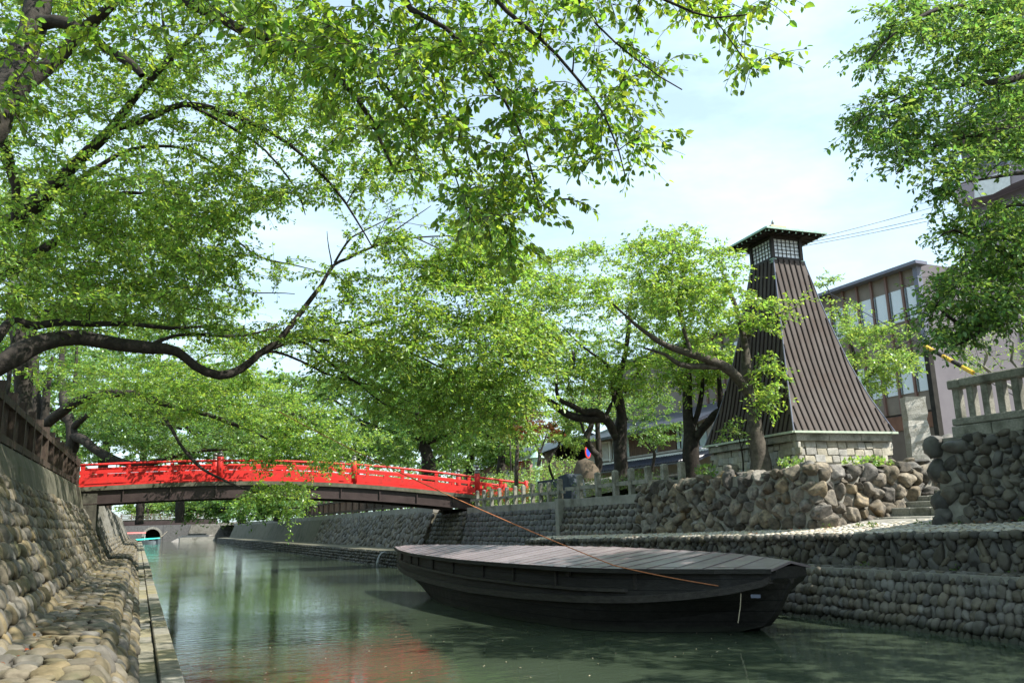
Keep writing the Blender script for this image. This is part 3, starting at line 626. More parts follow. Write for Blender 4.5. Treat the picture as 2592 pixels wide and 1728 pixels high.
upr = lambda a: float(np.interp(a, [0, 1, 1.8, 3.4, 6.2, 11.3], [0.97, 0.85, 0.80, 0.75, 0.69, 0.675]))
botz = lambda a: float(np.interp(a, [0, 1.0, 2.2, 2.9, 3.8, 10.5, 11.6, 12.0, 12.5, 12.72, 12.9, 13.04], [0.70, 0.42, 0.10, -0.06, -0.35, -0.35, -0.12, -0.03, 0.10, 0.30, 0.56, 0.80]))
rings = []
for a, wd in zip(aa, ww):
    zb, zl, ze = botz(a), lowr(a), eave(a) + 0.02
    fl_ = float(np.interp(a, [0, 2.7, 5, 10.0, 11.2, 12.0, 12.5, 13.04], [0.15, 0.62, 0.86, 0.86, 0.66, 0.36, 0.16, 0.10])); mf = float(np.interp(a, [10, 12.2], [0.5, 0.30]))
    zb = min(zb, zl - 0.12); half = [(0.0, zb), (wd * fl_ * 0.8, zb), (wd * fl_, zb + 0.06), (wd * (mf + (1 - mf) * fl_), (zb + zl) / 2 + 0.02), (wd * 0.985, zl - 0.02), (wd * 0.97, zl + 0.06), (wd * 0.955, ze)]
    rings.append([bp(a, x, z, 1) for x, z in half] + [bp(a, x, z, -1) for x, z in half[::-1]])
hull = MB().loft(rings, closed=True).build('hull', MT['hull'], t)
def rail(f, d, hgt, a0, a1, name, inset=0.0):
    rg = []
    for a, wd in zip(aa, ww):
        if a < a0 or a > a1: continue
        z = f(a); q = wd * 0.985 + 0.005
        rg.append([bp(a, q - 0.06 + inset, z - hgt / 2), bp(a, q + d, z - hgt / 2), bp(a, q + d * 0.9, z + hgt / 2), bp(a, q - 0.06 + inset, z + hgt / 2)])
    return MB().loft(rg).build(name, MT['hull_rail'], t)
rail(lowr, 0.055, 0.105, 0.1, 13.0, 'rubbing_strake'); rail(upr, 0.035, 0.05, 0.6, 11.2, 'upper_strake')
for a in (1.0, 2.05, 2.75, 3.95, 5.3, 6.9, 8.2, 9.6, 11.25):
    w0 = interp_s(a, aa, ww) * 0.96 + 0.012
    p = np.array(bp(a, w0, (upr(a) + eave(a)) / 2)); MB().box(p, (0.05, 0.05, eave(a) - upr(a) - 0.03), rz=math.atan2(axv[1], axv[0])).build('side_post', MT['hull_rail'], t)
a = 10.0; w0 = interp_s(a, aa, ww) * 0.965 + 0.01; c_ = np.array(bp(a, w0 + 0.01, 0.92)); MB().tube([c_, c_ + np.array([axn[0], axn[1], 0]) * 0.03], 0.055, 14).build('round_plate', MT['hull_rail'], t)
# roof: transverse planks on a low ridge with small laps
r = np.random.default_rng(17)
def roofmat():
    m, tt, p = nodes('purplish_roof_planks')
    g = N(tt, 'NewGeometry'); tcn = N(tt, 'TexCoord'); n1 = N(tt, 'TexNoise', Scale=1.3, Detail=6, Roughness=0.65); L(tt, tcn.outputs['Object'], n1.inputs['Vector'])
    col = ramp(tt, n1.outputs['Fac'], [(0.3, (0.125, 0.085, 0.088)), (0.42, (0.17, 0.135, 0.137)), (0.58, (0.19, 0.155, 0.158)), (0.72, (0.24, 0.205, 0.21))])
    hs = N(tt, 'HueSaturation'); mr = N(tt, 'MapRange'); mr.inputs['To Min'].default_value = 0.9; mr.inputs['To Max'].default_value = 1.1
    L(tt, g.outputs['Random Per Island'], mr.inputs['Value']); L(tt, mr.outputs[0], hs.inputs['Value']); L(tt, col, hs.inputs['Color']); L(tt, hs.outputs[0], p.inputs['Base Color'])
    n2 = N(tt, 'TexNoise', Scale=5, Detail=5); L(tt, tcn.outputs['Object'], n2.inputs['Vector']); rr = ramp(tt, n2.outputs['Fac'], [(0.3, (0.28,) * 3), (0.75, (0.5,) * 3)]); L(tt, rr, p.inputs['Roughness']); p.inputs['Specular IOR Level'].default_value = 0.6
    bb = N(tt, 'Bump', Strength=0.15, Distance=0.01); L(tt, n2.outputs['Fac'], bb.inputs['Height']); L(tt, bb.outputs[0], p.inputs['Normal']); return m
MT['roofplank'] = roofmat()
mb = MB(); a = 0.0; i = 0
while a < 13.0:
    b = min(a + 0.36, 13.06); e = 0.002 if i % 2 else 0.0
    for side in (1, -1):
        pts = []
        for q in (a + 0.0015, b - 0.0015):
            wd = interp_s(q, aa, ww) + 0.085
            pts.append((bp(q, 0, ridge(q) + e), bp(q, wd, eave(q) + e, side), bp(q, wd, eave(q) - 0.035 + e, side), bp(q, 0, ridge(q) - 0.04 + e)))
        mb.loft(pts)
    a = b; i += 1
rf = mb.build('plank_roof', MT['roofplank'], t)
mb = MB()
for k in range(1, 37):
    q = k * 0.36
    if q > 12.9: break
    for side in (1, -1):
        wd = interp_s(q, aa, ww) + 0.08
        mb.beam(np.array(bp(q, 0.02, ridge(q) + 0.008)), np.array(bp(q, wd, eave(q) + 0.008, side)), 0.012, 0.008)
mb.build('batten', MT['roofplank'], rf)
rg = []
for a, wd in zip(aa, ww):
    wd = wd + 0.085; rg.append([bp(a, wd + 0.004, eave(a) - 0.07), bp(a, wd + 0.02, eave(a) - 0.07), bp(a, wd + 0.02, eave(a) - 0.001), bp(a, wd + 0.004, eave(a) - 0.001)])
MB().loft(rg).build('eave_board', MT['hull'], rf)
a = 12.95; tip = np.array(bp(12.62, 0.70, 0.64)); mb = MB(); mb.tube([tip, tip + (-0.03, 0, -0.18), tip + (-0.10, 0, -0.42)], 0.008, 5)
tag(mb.build('rope_end', MT['rope']), 'short pale rope end hanging from the stern of the black boat', 'rope')
p = np.array(bp(12.78, 0.56, 0.60)); MB().box(p, (0.14, 0.03, 0.05), rz=math.radians(-45)).build('blue_plate', MT['bluegrey'], t)
# mooring line: far left tree to boat stern
A_ = F(640, 945, 16.5); B_ = np.array(bp(12.45, 0.80, 0.73)); pts = []
wE = interp_s(11.05, aa, ww); E_ = np.array(bp(11.05, wE + 0.13, 1.075))      # where the rope lies over the eave
for q in np.linspace(0, 1, 50):
    p = A_ * (1 - q) + E_ * q; pts.append(p - np.array([0, 0, 1.0]) * 0.10 * 4 * q * (1 - q))
for q in np.linspace(0.05, 1, 14): pts.append(E_ * (1 - q) + B_ * q + np.array([axn[0], axn[1], 0]) * 0.22 * 4 * q * (1 - q) * 0.5)
mb = MB(); mb.tube(pts, 0.009, 6); tag(mb.build('mooring_rope', MT['orange'], None, True), 'long orange mooring rope running down across the bridge and boat', 'rope')

# ------------------------------------------------------------------ LIGHTHOUSE TOWER
TC = np.array([15.65, 16.75]); TH = math.radians(-5); tu = np.array([math.cos(TH), math.sin(TH)]); tv = np.array([-math.sin(TH), math.cos(TH)])
def tp(x, y, z): q = TC + tu * x + tv * y; return np.array([q[0], q[1], z])
t = thing('wooden_lighthouse', 'flared dark lighthouse tower with a latticed lantern on a stone base', 'lighthouse', (TC[0], TC[1], 2.8))
HX, HY = 1.48, 1.90
ZZ = [3.70, 3.85, 4.15, 4.6, 5.13, 5.6, 6.08, 6.7, 7.35, 7.9, 8.32, 8.50]; FF = [1.03, 0.985, 0.894, 0.76, 0.63, 0.525, 0.436, 0.325, 0.222, 0.145, 0.084, 0.06]
def hx(z): f_ = np.interp(z, ZZ, FF); return 0.43 + (HX - 0.43) * f_, 0.43 + (HY - 0.43) * f_
zz = np.concatenate([np.linspace(3.72, 8.5, 24)])
rings = []
for z in zz: a, b = hx(z); rings.append([tp(-a, -b, z), tp(a, -b, z), tp(a, b, z), tp(-a, b, z)])
sk = MB().loft(rings).build('skirt', MT['skirt'], t)
mb = MB()
def seam(face, c):
    pts = []
    for z in zz:
        a, b = hx(z); lim = a if face in 'SN' else b
        if abs(c) > lim - 0.02: continue
        p = {'S': tp(c, -b, z), 'N': tp(c, b, z), 'W': tp(-a, c, z), 'E': tp(a, c, z)}[face]; pts.append(p)
    if len(pts) > 1:
        out = {'S': -tv, 'N': tv, 'W': -tu, 'E': tu}[face]; al = tu if face in 'SN' else tv
        out = np.array([out[0], out[1], 0.3]); al = np.array([al[0], al[1], 0])
        mb.loft([[p - al * 0.014, p + al * 0.014, p + al * 0.014 + out * 0.028, p - al * 0.014 + out * 0.028] for p in pts])
for c in np.arange(-1.41, 1.45, 0.176):
    seam('S', c); seam('N', c)
for c in np.arange(-1.85, 1.9, 0.176):
    seam('W', c); seam('E', c)
tag(mb.build('standing_seams', MT['seam'], sk), kind='stuff')
mb = MB()
for sx, sy in ((-1, -1), (1, -1), (1, 1), (-1, 1)):
    mb.tube([tp(sx * hx(z)[0], sy * hx(z)[1], z) for z in zz], 0.018, 5)
mb.build('corner_trim', MT['bluegrey'], sk)
a, b = hx(3.72)
mb = MB()
for (x0, y0, x1, y1) in ((-a, -b, a, -b), (a, -b, a, b), (a, b, -a, b), (-a, b, -a, -b)): mb.beam(tp(x0 * 1.02, y0 * 1.02, 3.69), tp(x1 * 1.02, y1 * 1.02, 3.69), 0.07, 0.05)
mb.build('drip_trim', MT['pale_trim'], t)
bs = MB(); bs.loft([[tp(-x, -y, z), tp(x, -y, z), tp(x, y, z), tp(-x, y, z)] for x, y, z in ((HX - 0.02, HY - 0.02, 2.5), (HX - 0.04, HY - 0.04, 2.95), (HX - 0.14, HY - 0.14, 3.5))])
base = bs.build('stone_base', MT['mortar_dark'], t)
P = [(-HX + 0.05, -HY + 0.05), (HX - 0.05, -HY + 0.05)]
fS = Face(tp(-HX + 0.06, -HY + 0.03, 2.62), (tu[0], tu[1], 0), np.array([tv[0], tv[1], 0]) * 0.10 + np.array([0, 0, 0.86]), (-tv[0], -tv[1], 0))
courses(fS, 2 * HX - 0.12, 0.19, 0.27, 0.035, 'base_blocks', MT['base_stone'], base, 3, 0.05, 0.22, 0.03, seed=71, over=0.98, jit=0.2)
fW = Face(tp(-HX + 0.03, -HY + 0.06, 2.62), (tv[0], tv[1], 0), np.array([tu[0], tu[1], 0]) * 0.10 + np.array([0, 0, 0.86]), (-tu[0], -tu[1], 0))
courses(fW, 2 * HY - 0.12, 0.19, 0.27, 0.035, 'base_blocks', MT['base_stone'], base, 3, 0.05, 0.22, 0.03, seed=72, over=0.98, jit=0.2)
mb = MB()
for sx in (-1, 1):
    for k in range(3): mb.box(tp(sx * 0.0 + (k - 1) * (HX * 0.64), -HY + 0.09, 3.57), (HX * 0.635, 0.2, 0.17), rz=TH) if sx == 1 else mb.box(tp((k - 1) * (HX * 0.64), HY - 0.09, 3.57), (HX * 0.635, 0.2, 0.17), rz=TH)
    for k in range(4): mb.box(tp(sx * (HX - 0.09), (k - 1.5) * (HY * 0.46), 3.571), (0.2, HY * 0.455, 0.17), rz=TH)
mb.build('base_cap', MT['granite'], t, bevel=0.008)
# lantern room
lz0, lz1, lh = 8.50, 9.14, 0.455
lan = MB()
for sx, sy in ((-1, -1), (1, -1), (1, 1), (-1, 1)): lan.box(tp(sx * lh, sy * lh, (lz0 + lz1) / 2), (0.09, 0.09, lz1 - lz0 + 0.1), rz=TH)
for z, hh in ((lz0 + 0.03, 0.10), (lz1 + 0.02, 0.14)):
    for sx in (-1, 1):
        lan.box(tp(0, sx * lh, z), (2 * lh - 0.09, 0.07, hh), rz=TH); lan.box(tp(sx * lh, 0, z), (0.07, 2 * lh - 0.09, hh), rz=TH)
ln_ = lan.build('lantern_frame', MT['blackwood'], t)
for fx, fy in ((0, -1), (0, 1), (-1, 0), (1, 0)):
    rot = TH + (0 if fx == 0 else math.pi / 2)
    MB().box(tp(fx * (lh - 0.015), fy * (lh - 0.015), (lz0 + lz1) / 2 + 0.02), (2 * lh - 0.1, 0.008, lz1 - lz0 - 0.1), rz=rot).build('lantern_pane', MT['paper'], ln_)
    g = MB()
    for k in range(1, 6):
        c = -lh + 0.05 + (2 * lh - 0.1) * k / 6
        g.box(tp(c if fx == 0 else fx * (lh + 0.002), c if fy == 0 else fy * (lh + 0.002), (lz0 + lz1) / 2 + 0.02), (0.010, 0.02, lz1 - lz0 - 0.12), rz=rot)
    for k in range(1, 5):
        z = lz0 + 0.09 + (lz1 - lz0 - 0.13) * k / 5
        g.box(tp(fx * (lh + 0.004), fy * (lh + 0.004), z), (2 * lh - 0.1, 0.02, 0.010), rz=rot)
    g.build('lattice', MT['blackwood'], ln_)
sc_ = MB()
for sx, sy in ((-1, -1), (1, -1), (1, 1), (-1, 1)):
    for k in range(3): sc_.box(tp(sx * (lh + 0.01), sy * (lh + 0.01), 8.50 - 0.045 * k), (0.13 - 0.015 * (k % 2), 0.13 - 0.015 * (k % 2), 0.022), rz=TH)
sc_.build('corner_fitting', MT['verdigris'], t)
# roof
e0, e1 = 0.96, 0.28
rf = MB(); z0, z1 = 9.20, 9.45
rf.loft([[tp(-e, -e, z), tp(e, -e, z), tp(e, e, z), tp(-e, e, z)] for e, z in ((e0 - 0.03, z0 - 0.03), (e0, z0), (e1, z1))])
roof = rf.build('roof', MT['seam'], t)
ed = MB()
for (x0, y0, x1, y1) in ((-1, -1, 1, -1), (1, -1, 1, 1), (1, 1, -1, 1), (-1, 1, -1, -1)): ed.beam(tp(x0 * (e0 + 0.012), y0 * (e0 + 0.012), z0 - 0.01), tp(x1 * (e0 + 0.012), y1 * (e0 + 0.012), z0 - 0.012), 0.035, 0.05)
ed.build('eave_trim', MT['verdigris'], roof)
raf = MB(); caps = MB()
for k in range(9):
    c = -e0 + 0.1 + (2 * e0 - 0.2) * k / 8
    for fx, fy in ((0, -1), (0, 1), (-1, 0), (1, 0)):
        a_ = tp(c if fx == 0 else fx * 0.42, c if fy == 0 else fy * 0.42, 9.21); b_ = tp(c if fx == 0 else fx * (e0 - 0.05), c if fy == 0 else fy * (e0 - 0.05), 9.135)
        raf.beam(a_, b_, 0.035, 0.045); d_ = unit(b_ - a_); caps.beam(b_, b_ + d_ * 0.01, 0.034, 0.044)
raf.build('rafters', MT['blackwood'], roof); caps.build('rafter_caps', MT['verdigris'], roof)
rb = MB(); rb.loft([[tp(-e, -e, z), tp(e, -e, z), tp(e, e, z), tp(-e, e, z)] for e, z in ((0.25, 9.43), (0.25, 9.585), (0.235, 9.60))]); rb.build('roof_box', MT['tan'], roof)
MB().lathe(tp(0, 0, 9.60), [(0.045, 0), (0.05, 0.04), (0.028, 0.08), (0.04, 0.13), (0.03, 0.18), (0.006, 0.24)], 10).build('finial', MT['finial'], roof, True)

# ------------------------------------------------------------------ things on the right bank
# granite slab pillar
t = thing('granite_pillar', 'tall rough granite pillar slab standing behind the stairs', 'pillar', (17.9, 14.7, 2.74))
r = np.random.default_rng(8); rings = []
for z in np.linspace(2.7, 4.62, 14): rings.append([(17.55 + r.normal() * 0.012, 14.75 + r.normal() * 0.01, z), (17.98 + r.normal() * 0.008, 14.50 + r.normal() * 0.02, z), (18.10 + r.normal() * 0.03, 14.85 + r.normal() * 0.02, z), (17.65, 15.0, z)])
MB().loft(rings).build('shaft', MT['granite_l'], t)
POSTS = [32.47, 31.72, 30.92, 30.12, 29.39, 28.61, 27.87, 27.09, 26.41, 25.76, 24.93, 23.53, 22.37, 21.32, 20.44, 19.56, 18.77, 17.98]
# short stone post fence on the coping
t0 = None
t = thing('stone_fence', 'low fence of square granite posts with one rail along the right quay wall', 'fence', (12.85, 26, 2.42))
ys = POSTS
for i, y in enumerate(ys):
    zb = 2.41 if y > 24.4 else 2.46; hp = 0.66 if y > 25 else 0.72; wp = 0.12 if y > 25 else 0.15
    MB().box((12.88, y, zb + hp / 2), (wp, wp, hp)).loft([[(12.88 - q, y - q, z), (12.88 + q, y - q, z), (12.88 + q, y + q, z), (12.88 - q, y + q, z)] for q, z in ((wp / 2, zb + hp), (wp / 4, zb + hp + 0.035))]).build('post', MT['granite'], t)
MB().beam((12.88, 33.2, 2.72), (12.88, 24.6, 2.72), 0.07, 0.10).build('rail', MT['granite'], t); MB().beam((12.88, 24.5, 2.80), (12.88, 19.5, 2.80), 0.08, 0.12).build('rail', MT['granite'], t)

def leaf_cloud(name, C_, Rr, n, ll, mat, parent=None, seed=1, label=None):
    """leafy shrub volume from ellipsoid clumps"""
    r = np.random.default_rng(seed); C_ = np.asarray(C_, float); Rr = np.asarray(Rr, float)
    vol = Rr[:, 0] * Rr[:, 1]; idx = r.choice(len(C_), n, p=vol / vol.sum())
    d = r.normal(size=(n, 3)); d /= np.linalg.norm(d, axis=1)[:, None]; d *= (r.uniform(0.45, 1, n) ** 0.4)[:, None]
    P = C_[idx] + d * Rr[idx] * (1 + 0.12 * np.sin(d[:, :1] * 9 + idx[:, None]))
    ax = d * 0.6 + r.normal(size=(n, 3)) * 0.6; nr = r.normal(size=(n, 3)) + np.array([0, 0, 0.8])
    return leaves_mesh(name, P, ax, nr, ll * r.uniform(0.6, 1.3, n), mat, parent, two=False)
def leaves_mesh(name, P, A, Nn, Ln, mat, parent, two=True, wr=0.46):
    A = A / (np.linalg.norm(A, axis=1)[:, None] + 1e-9); S = np.cross(A, Nn); S /= (np.linalg.norm(S, axis=1)[:, None] + 1e-9); Nn = np.cross(S, A)
    n = len(P); W2 = (Ln * wr * 0.5)[:, None]; Ln = Ln[:, None]
    if two:   # folded six-point leaf with pointed tip
        base = P; tipp = P + A * Ln - Nn * Ln * 0.10
        l1 = P + A * Ln * 0.30 + S * W2 + Nn * W2 * 0.35; l2 = P + A * Ln * 0.66 + S * W2 * 0.86 + Nn * W2 * 0.2
        r1 = P + A * Ln * 0.30 - S * W2 + Nn * W2 * 0.35; r2 = P + A * Ln * 0.66 - S * W2 * 0.86 + Nn * W2 * 0.2
        V = np.stack([base, l1, l2, tipp, r2, r1], 1).reshape(-1, 3)
        b = (np.arange(n) * 6)[:, None]; Fl = np.concatenate([b + np.array([[0, 1, 2, 3]]), b + np.array([[0, 3, 4, 5]])], 1).reshape(-1, 4)
    else:
        V = np.stack([P, P + A * Ln * 0.45 + S * W2 * 1.1, P + A * Ln, P + A * Ln * 0.45 - S * W2 * 1.1], 1).reshape(-1, 3)
        Fl = (np.arange(n) * 4)[:, None] + np.array([[0, 1, 2, 3]])
    return raw_mesh(name, V, Fl, mat, parent)

# hedge behind the stone fence
C_ = []; R_ = []; r = np.random.default_rng(2)
for y in np.arange(20.2, 33.5, 0.35):
    if 24.6 < y < 26.2: continue
    C_.append((13.5 + r.normal() * 0.08, y, 2.72 + r.normal() * 0.05)); R_.append((0.42, 0.36, 0.36 + r.uniform(0, 0.08)))
tag(leaf_cloud('azalea_hedge', C_, R_, 9000, 0.06, MT['hedge'], None, 3), 'clipped azalea hedge growing behind the low granite post fence', 'hedge')
# memorial plaque block and memorial boulder, small boulders
t = thing('slate_plaque', 'dark slate memorial plaque with sloped face beside the stone fence', 'monument', (13.5, 25.5, 2.45))
rings = [[(x, 25.05, 2.42), (x, 25.95, 2.42), (x, 25.95, 3.30), (x, 25.35, 3.36), (x, 25.05, 2.95)] for x in (13.35, 13.95)]
MB().loft(rings).build('block', MT['plaque'], t, bevel=0.01)
MB().beam((13.33, 25.20, 3.17), (13.33, 25.22, 3.19), 0.01, 0.01)
t = thing('slate_slab', 'wide dark blue slate slab lying behind the plaque', 'monument', (14.6, 28.6, 2.45))
MB().loft([[(x, y0_, 2.42), (x, y1_, 2.42), (x, y1_ - 0.1, 3.34), (x, y0_ + 0.35, 3.34)] for x, y0_, y1_ in ((14.4, 27.0, 29.9), (14.7, 27.0, 29.9))]).build('slab', MT['plaque'], t)
def boulder(name, label, cat, c, S_, mat, seed, rot=0.0, boxy=0.7, amp=0.14):
    u = np.array([[math.cos(rot), math.sin(rot), 0]]); v = np.array([[-math.sin(rot), math.cos(rot), 0]])
    V, Fa = stones(np.array([c], float), u, v, np.array([[0, 0, 1.0]]), np.array([S_], float), 3, amp, boxy, seed); o = raw_mesh(name, V, Fa, mat, None, True)
    return tag(o, label, cat)
boulder('memorial_boulder', 'large upright brown memorial boulder behind the slate plaque', 'boulder', (15.4, 27.6, 3.05), (0.45, 0.98, 0.95), MT['memorial'], 301, rot=-0.3, amp=0.08)
boulder('garden_boulder', 'long pale garden boulder right of the memorial stone, left of a tree trunk', 'boulder', (15.0, 25.1, 2.82), (0.3, 0.62, 0.36), MT['concrete_l'], 302)
boulder('garden_boulder', 'small pale garden boulder beside the slate plaque', 'boulder', (15.0, 26.6, 2.78), (0.3, 0.42, 0.36), MT['concrete_l'], 303)
boulder('garden_boulder', 'small brown rock lying at the foot of the leaning cherry tree', 'boulder', (13.35, 16.6, 2.90), (0.16, 0.2, 0.15), MT['rock'], 304)
# plants on the rock wall
for k, (c, R1, n_, lb) in enumerate((((13.15, 17.3, 2.92), (0.2, 0.35, 0.16), 260, 'small bright green fern tuft on the boulder wall left of the leaning tree'), ((13.2, 14.3, 2.92), (0.2, 0.3, 0.10), 160, 'low yellow-green weed on the boulder wall in front of the tower corner'), ((14.6, 13.5, 2.88), (0.75, 0.2, 0.10), 320, 'strip of dry weeds on top of the sunlit boulder wall'))):
    tag(leaf_cloud('weed_tuft', [c], [R1], n_, 0.09, MT['leaf_lime'], None, 80 + k), lb, 'weed')
r = np.random.default_rng(90); C_ = []; R_ = []
for k in range(60):
    if k < 34: y = r.uniform(8, 25); C_.append((12.62 + r.normal() * 0.04, y, zt(y) + 0.14)); R_.append((0.06, 0.09, 0.05))
    else: y = r.uniform(8, 33); C_.append((11.6 if y < 25 else 12.35, y, 0.88 if y < 25 else 0.9)); R_.append((0.05, 0.1, 0.05))
tag(leaf_cloud('joint_weeds', C_, R_, 1500, 0.06, MT['hedge'], None, 91), kind='stuff')
n = 300; P = np.stack([r.uniform(11.7, 12.6, n), r.uniform(8, 24, n), np.zeros(n)], 1); P[:, 2] = [zt(y) + 0.05 + 0.11 * (x - 11.64) for x, y in P[:, :2]]
A = r.normal(size=(n, 3)); A[:, 2] *= 0.2
tag(leaves_mesh('fallen_leaves', P, A, np.tile([0, 0, 1.0], (n, 1)), r.uniform(0.03, 0.06, n), MT['leaf_maple'], None), kind='stuff')
# small poster behind the right wall
p0 = F(2227, 1033, 19.0); t = thing('notice_board', 'pale blue notice poster behind the right cobble wall', 'notice', p0)
MB().box(p0, (0.30, 0.03, 0.34)).build('panel', MT['posterblue'], t); MB().box(p0 + (0.02, -0.02, -0.08), (0.2, 0.01, 0.10)).build('text_block', MT['white'], t)
MB().box(p0 + (0, 0.03, -0.45), (0.04, 0.04, 1.1)).build('stake', MT['wood'], t)

# ------------------------------------------------------------------ buildings
t = thing('office_building', 'three storey brown and mauve office building with tall curtained windows', 'building', (30, 24, 2.8))
MB().box((36, 36.6, 7.45), (11.9, 26.0, 9.5)).build('wall', MT['mauve'], t)
XF = 30.0
MB().box((XF - 0.02, 36.5, 9.0), (0.12, 25.7, 6.2)).build('facade_panel', MT['brownpanel'], t)
MB().box((XF - 0.25, 36.5, 12.12), (0.7, 26.4, 0.14)).build('roof_edge', MT['bluegrey'], t)
MB().box((XF - 0.05, 36.5, 5.5), (0.14, 25.7, 0.62)).build('rust_panel', MT['rust'], t)
sh = MB().box((XF - 0.02, 36.5, 4.0), (0.1, 25.6, 2.4)); sh.build('roller_shutter', MT['shutter'], t)
MB().box((XF - 0.12, 23.68, 10.4), (0.28, 0.22, 3.4)).build('corner_column', MT['bluegrey'], t); MB().box((XF - 0.12, 23.68, 5.8), (0.28, 0.22, 5.8)).build('corner_column', MT['black'], t)
for i in range(20):
    y = 24.5 + i * 0.83; MB().box((XF - 0.13, y, 9.0), (0.14, 0.10, 6.15)).build('pilaster', MT['pilaster'], t)
def curtain():
    m, tt, p = nodes('striped_curtain'); tcn = N(tt, 'TexCoord'); wv = N(tt, 'TexWave', Scale=9.0); wv.bands_direction = 'Y'; wv.inputs['Distortion'].default_value = 1.2
    L(tt, tcn.outputs['Object'], wv.inputs['Vector']); L(tt, ramp(tt, wv.outputs['Fac'], [(0.25, (0.36, 0.42, 0.50)), (0.75, (0.85, 0.88, 0.90))]), p.inputs['Base Color']); p.inputs['Roughness'].default_value = 0.4; return m
MT['curtain'] = curtain()
for i in range(19):
    y = 24.08 + i * 0.83 if i == 0 else 24.5 + (i - 0.5) * 0.83
    for z0_, z1_ in ((9.86, 11.28), (6.72, 8.2)):
        wdw = MB().box((XF - 0.10, y, (z0_ + z1_) / 2), (0.05, 0.70, z1_ - z0_)).build('window', MT['curtain'] if (i < 8 or i % 3) else MT['glassdark'], t)
        MB().box((XF - 0.14, y + 0.27, (z0_ + z1_) / 2), (0.04, 0.06, z1_ - z0_)).build('window_frame', MT['glassdark'], wdw)
MB().box((XF - 0.42, 36, 9.95), (0.04, 25, 0.04)).build('balcony_rail', MT['black'], t)
p = F(1975, 663, 42)
t2 = thing('satellite_dish', 'round pale satellite dish on the office roof behind the tower', 'antenna', p)
MB().lathe(p, [(0.02, 0), (0.2, 0.03), (0.36, 0.12), (0.34, 0.13), (0.02, 0.02)], 18).build('dish', MT['white'], t2, True)
t2.rotation_euler = (math.radians(75), 0, math.radians(-20))
MB().tube([p, p + (0, 0, -1.2)], 0.03, 6)
# apartment tower behind
def brick(name, c1, c2, sc_=0.9):
    m, tt, p = nodes(name); tcn = N(tt, 'TexCoord'); mpn = N(tt, 'Mapping'); mpn.inputs['Rotation'].default_value = (math.radians(90), 0, math.radians(90)); L(tt, tcn.outputs['Object'], mpn.inputs['Vector'])
    b_ = N(tt, 'TexBrick', Scale=sc_); b_.inputs['Color1'].default_value = (*c1, 1); b_.inputs['Color2'].default_value = (*c2, 1); b_.inputs['Mortar'].default_value = (0.18, 0.16, 0.17, 1); L(tt, mpn.outputs[0], b_.inputs['Vector']); L(tt, b_.outputs['Color'], p.inputs['Base Color']); p.inputs['Roughness'].default_value = 0.7; return m
MT['aptbrick'] = brick('mauve_brick_tile', (0.26, 0.21, 0.235), (0.33, 0.27, 0.29))
t = thing('apartment_block', 'tall mauve tiled apartment block behind the right hand trees', 'building', (46.5, 22, 3))
MB().box((53.5, 22, 13.9), (14, 21, 22.8)).build('wall', MT['aptbrick'], t)
def OP(x, y, o):
    d = _toc(_ray0(x * 1.10204, y * 1.10204)); return d * (o / d[0]) + np.array([0, 0, EYE])
for z in (9, 13, 17, 21.0, 25):
    for y in (28.5, 24, 19): MB().box((46.44, y, z + 1.6), (0.1, 2.2, 1.5)).build('window', MT['glasspale'], t)
    b = MB().box((45.9, 23, z - 0.1), (1.2, 18.8, 1.3)).build('balcony', MT['aptbrick'], t)
    rl = MB()
    for k in range(3): rl.box((45.34, 23, z + 0.72 + 0.25 * k), (0.06, 18.8, 0.07))
    for k in range(20): rl.box((45.34, 13.8 + k * 0.97, z + 0.95), (0.05, 0.05, 0.6))
    rl.build('railing', MT['bluegrey'], b)
ps = [OP(2238, 422, 45.2), OP(2318, 386, 45.2), OP(2320, 425, 45.2), OP(2280, 446, 45.2), OP(2238, 455, 45.2)]
V = [tuple(p) for p in ps] + [tuple(p + (0.05, 0, 0)) for p in ps]
tag(raw_mesh('white_sheet', V, [(0, 1, 2, 3, 4), (9, 8, 7, 6, 5)] + [(i, (i + 1) % 5, 5 + (i + 1) % 5, 5 + i) for i in range(5)], MT['white']), 'white sheet hung over the apartment balcony rail', 'sheet')
# old timber house with tiled roof
t = thing('timber_house', 'old two storey timber house with a blue-grey tiled lower roof behind the trees', 'house', (26, 40, 2.5))
MB().box((29.0, 40.0, 4.6), (5.9, 13.0, 4.1)).build('wall', MT['plaster'], t)
MB().loft([[(25.0, y, 6.55), (29, y, 8.0), (33, y, 6.55), (33, y, 6.45), (29, y, 7.9), (25.0, y, 6.4)] for y in (33.2, 46.8)]).build('upper_roof', MT['tile'], t)
MB().loft([[(24.6, y, 4.50), (26.05, y, 5.02), (26.05, y, 4.94), (24.6, y, 4.42)] for y in (33.0, 47.0)]).build('lower_roof', MT['tile'], t)
mb = MB()
for y in np.arange(33.1, 47, 0.24): mb.tube([(24.58, y, 4.54), (26.04, y, 5.06)], 0.05, 6)
tag(mb.build('roof_rolls', MT['tile'], t), kind='stuff')
mb = MB(); mb.beam((26.0, 33.0, 5.10), (26.0, 47, 5.10), 0.16, 0.12); mb.build('roof_flashing', MT['white'], t)
MB().beam((25.95, 33.5, 5.26), (25.95, 46.5, 5.26), 0.14, 0.10).build('sill_beam', MT['plaster'], t)
for i, y in enumerate((34.4, 36.0, 38.9, 41.4, 42.6)):
    w_ = MB().box((25.98, y, 5.88), (0.08, 0.9, 1.1)).build('window', MT['glasspale'], t)
    MB().box((25.92, y + 0.1, 5.9), (0.05, 0.05, 1.1)).build('window_bar', MT['blackwood'], w_)
MB().box((25.97, 39.9, 5.88), (0.09, 2.6, 1.12)).build('board_wall', MT['oldwood'], t); MB().box((25.975, 37.4, 5.88), (0.085, 1.7, 1.12)).build('board_wall', MT['oldwood'], t)
lat = MB()
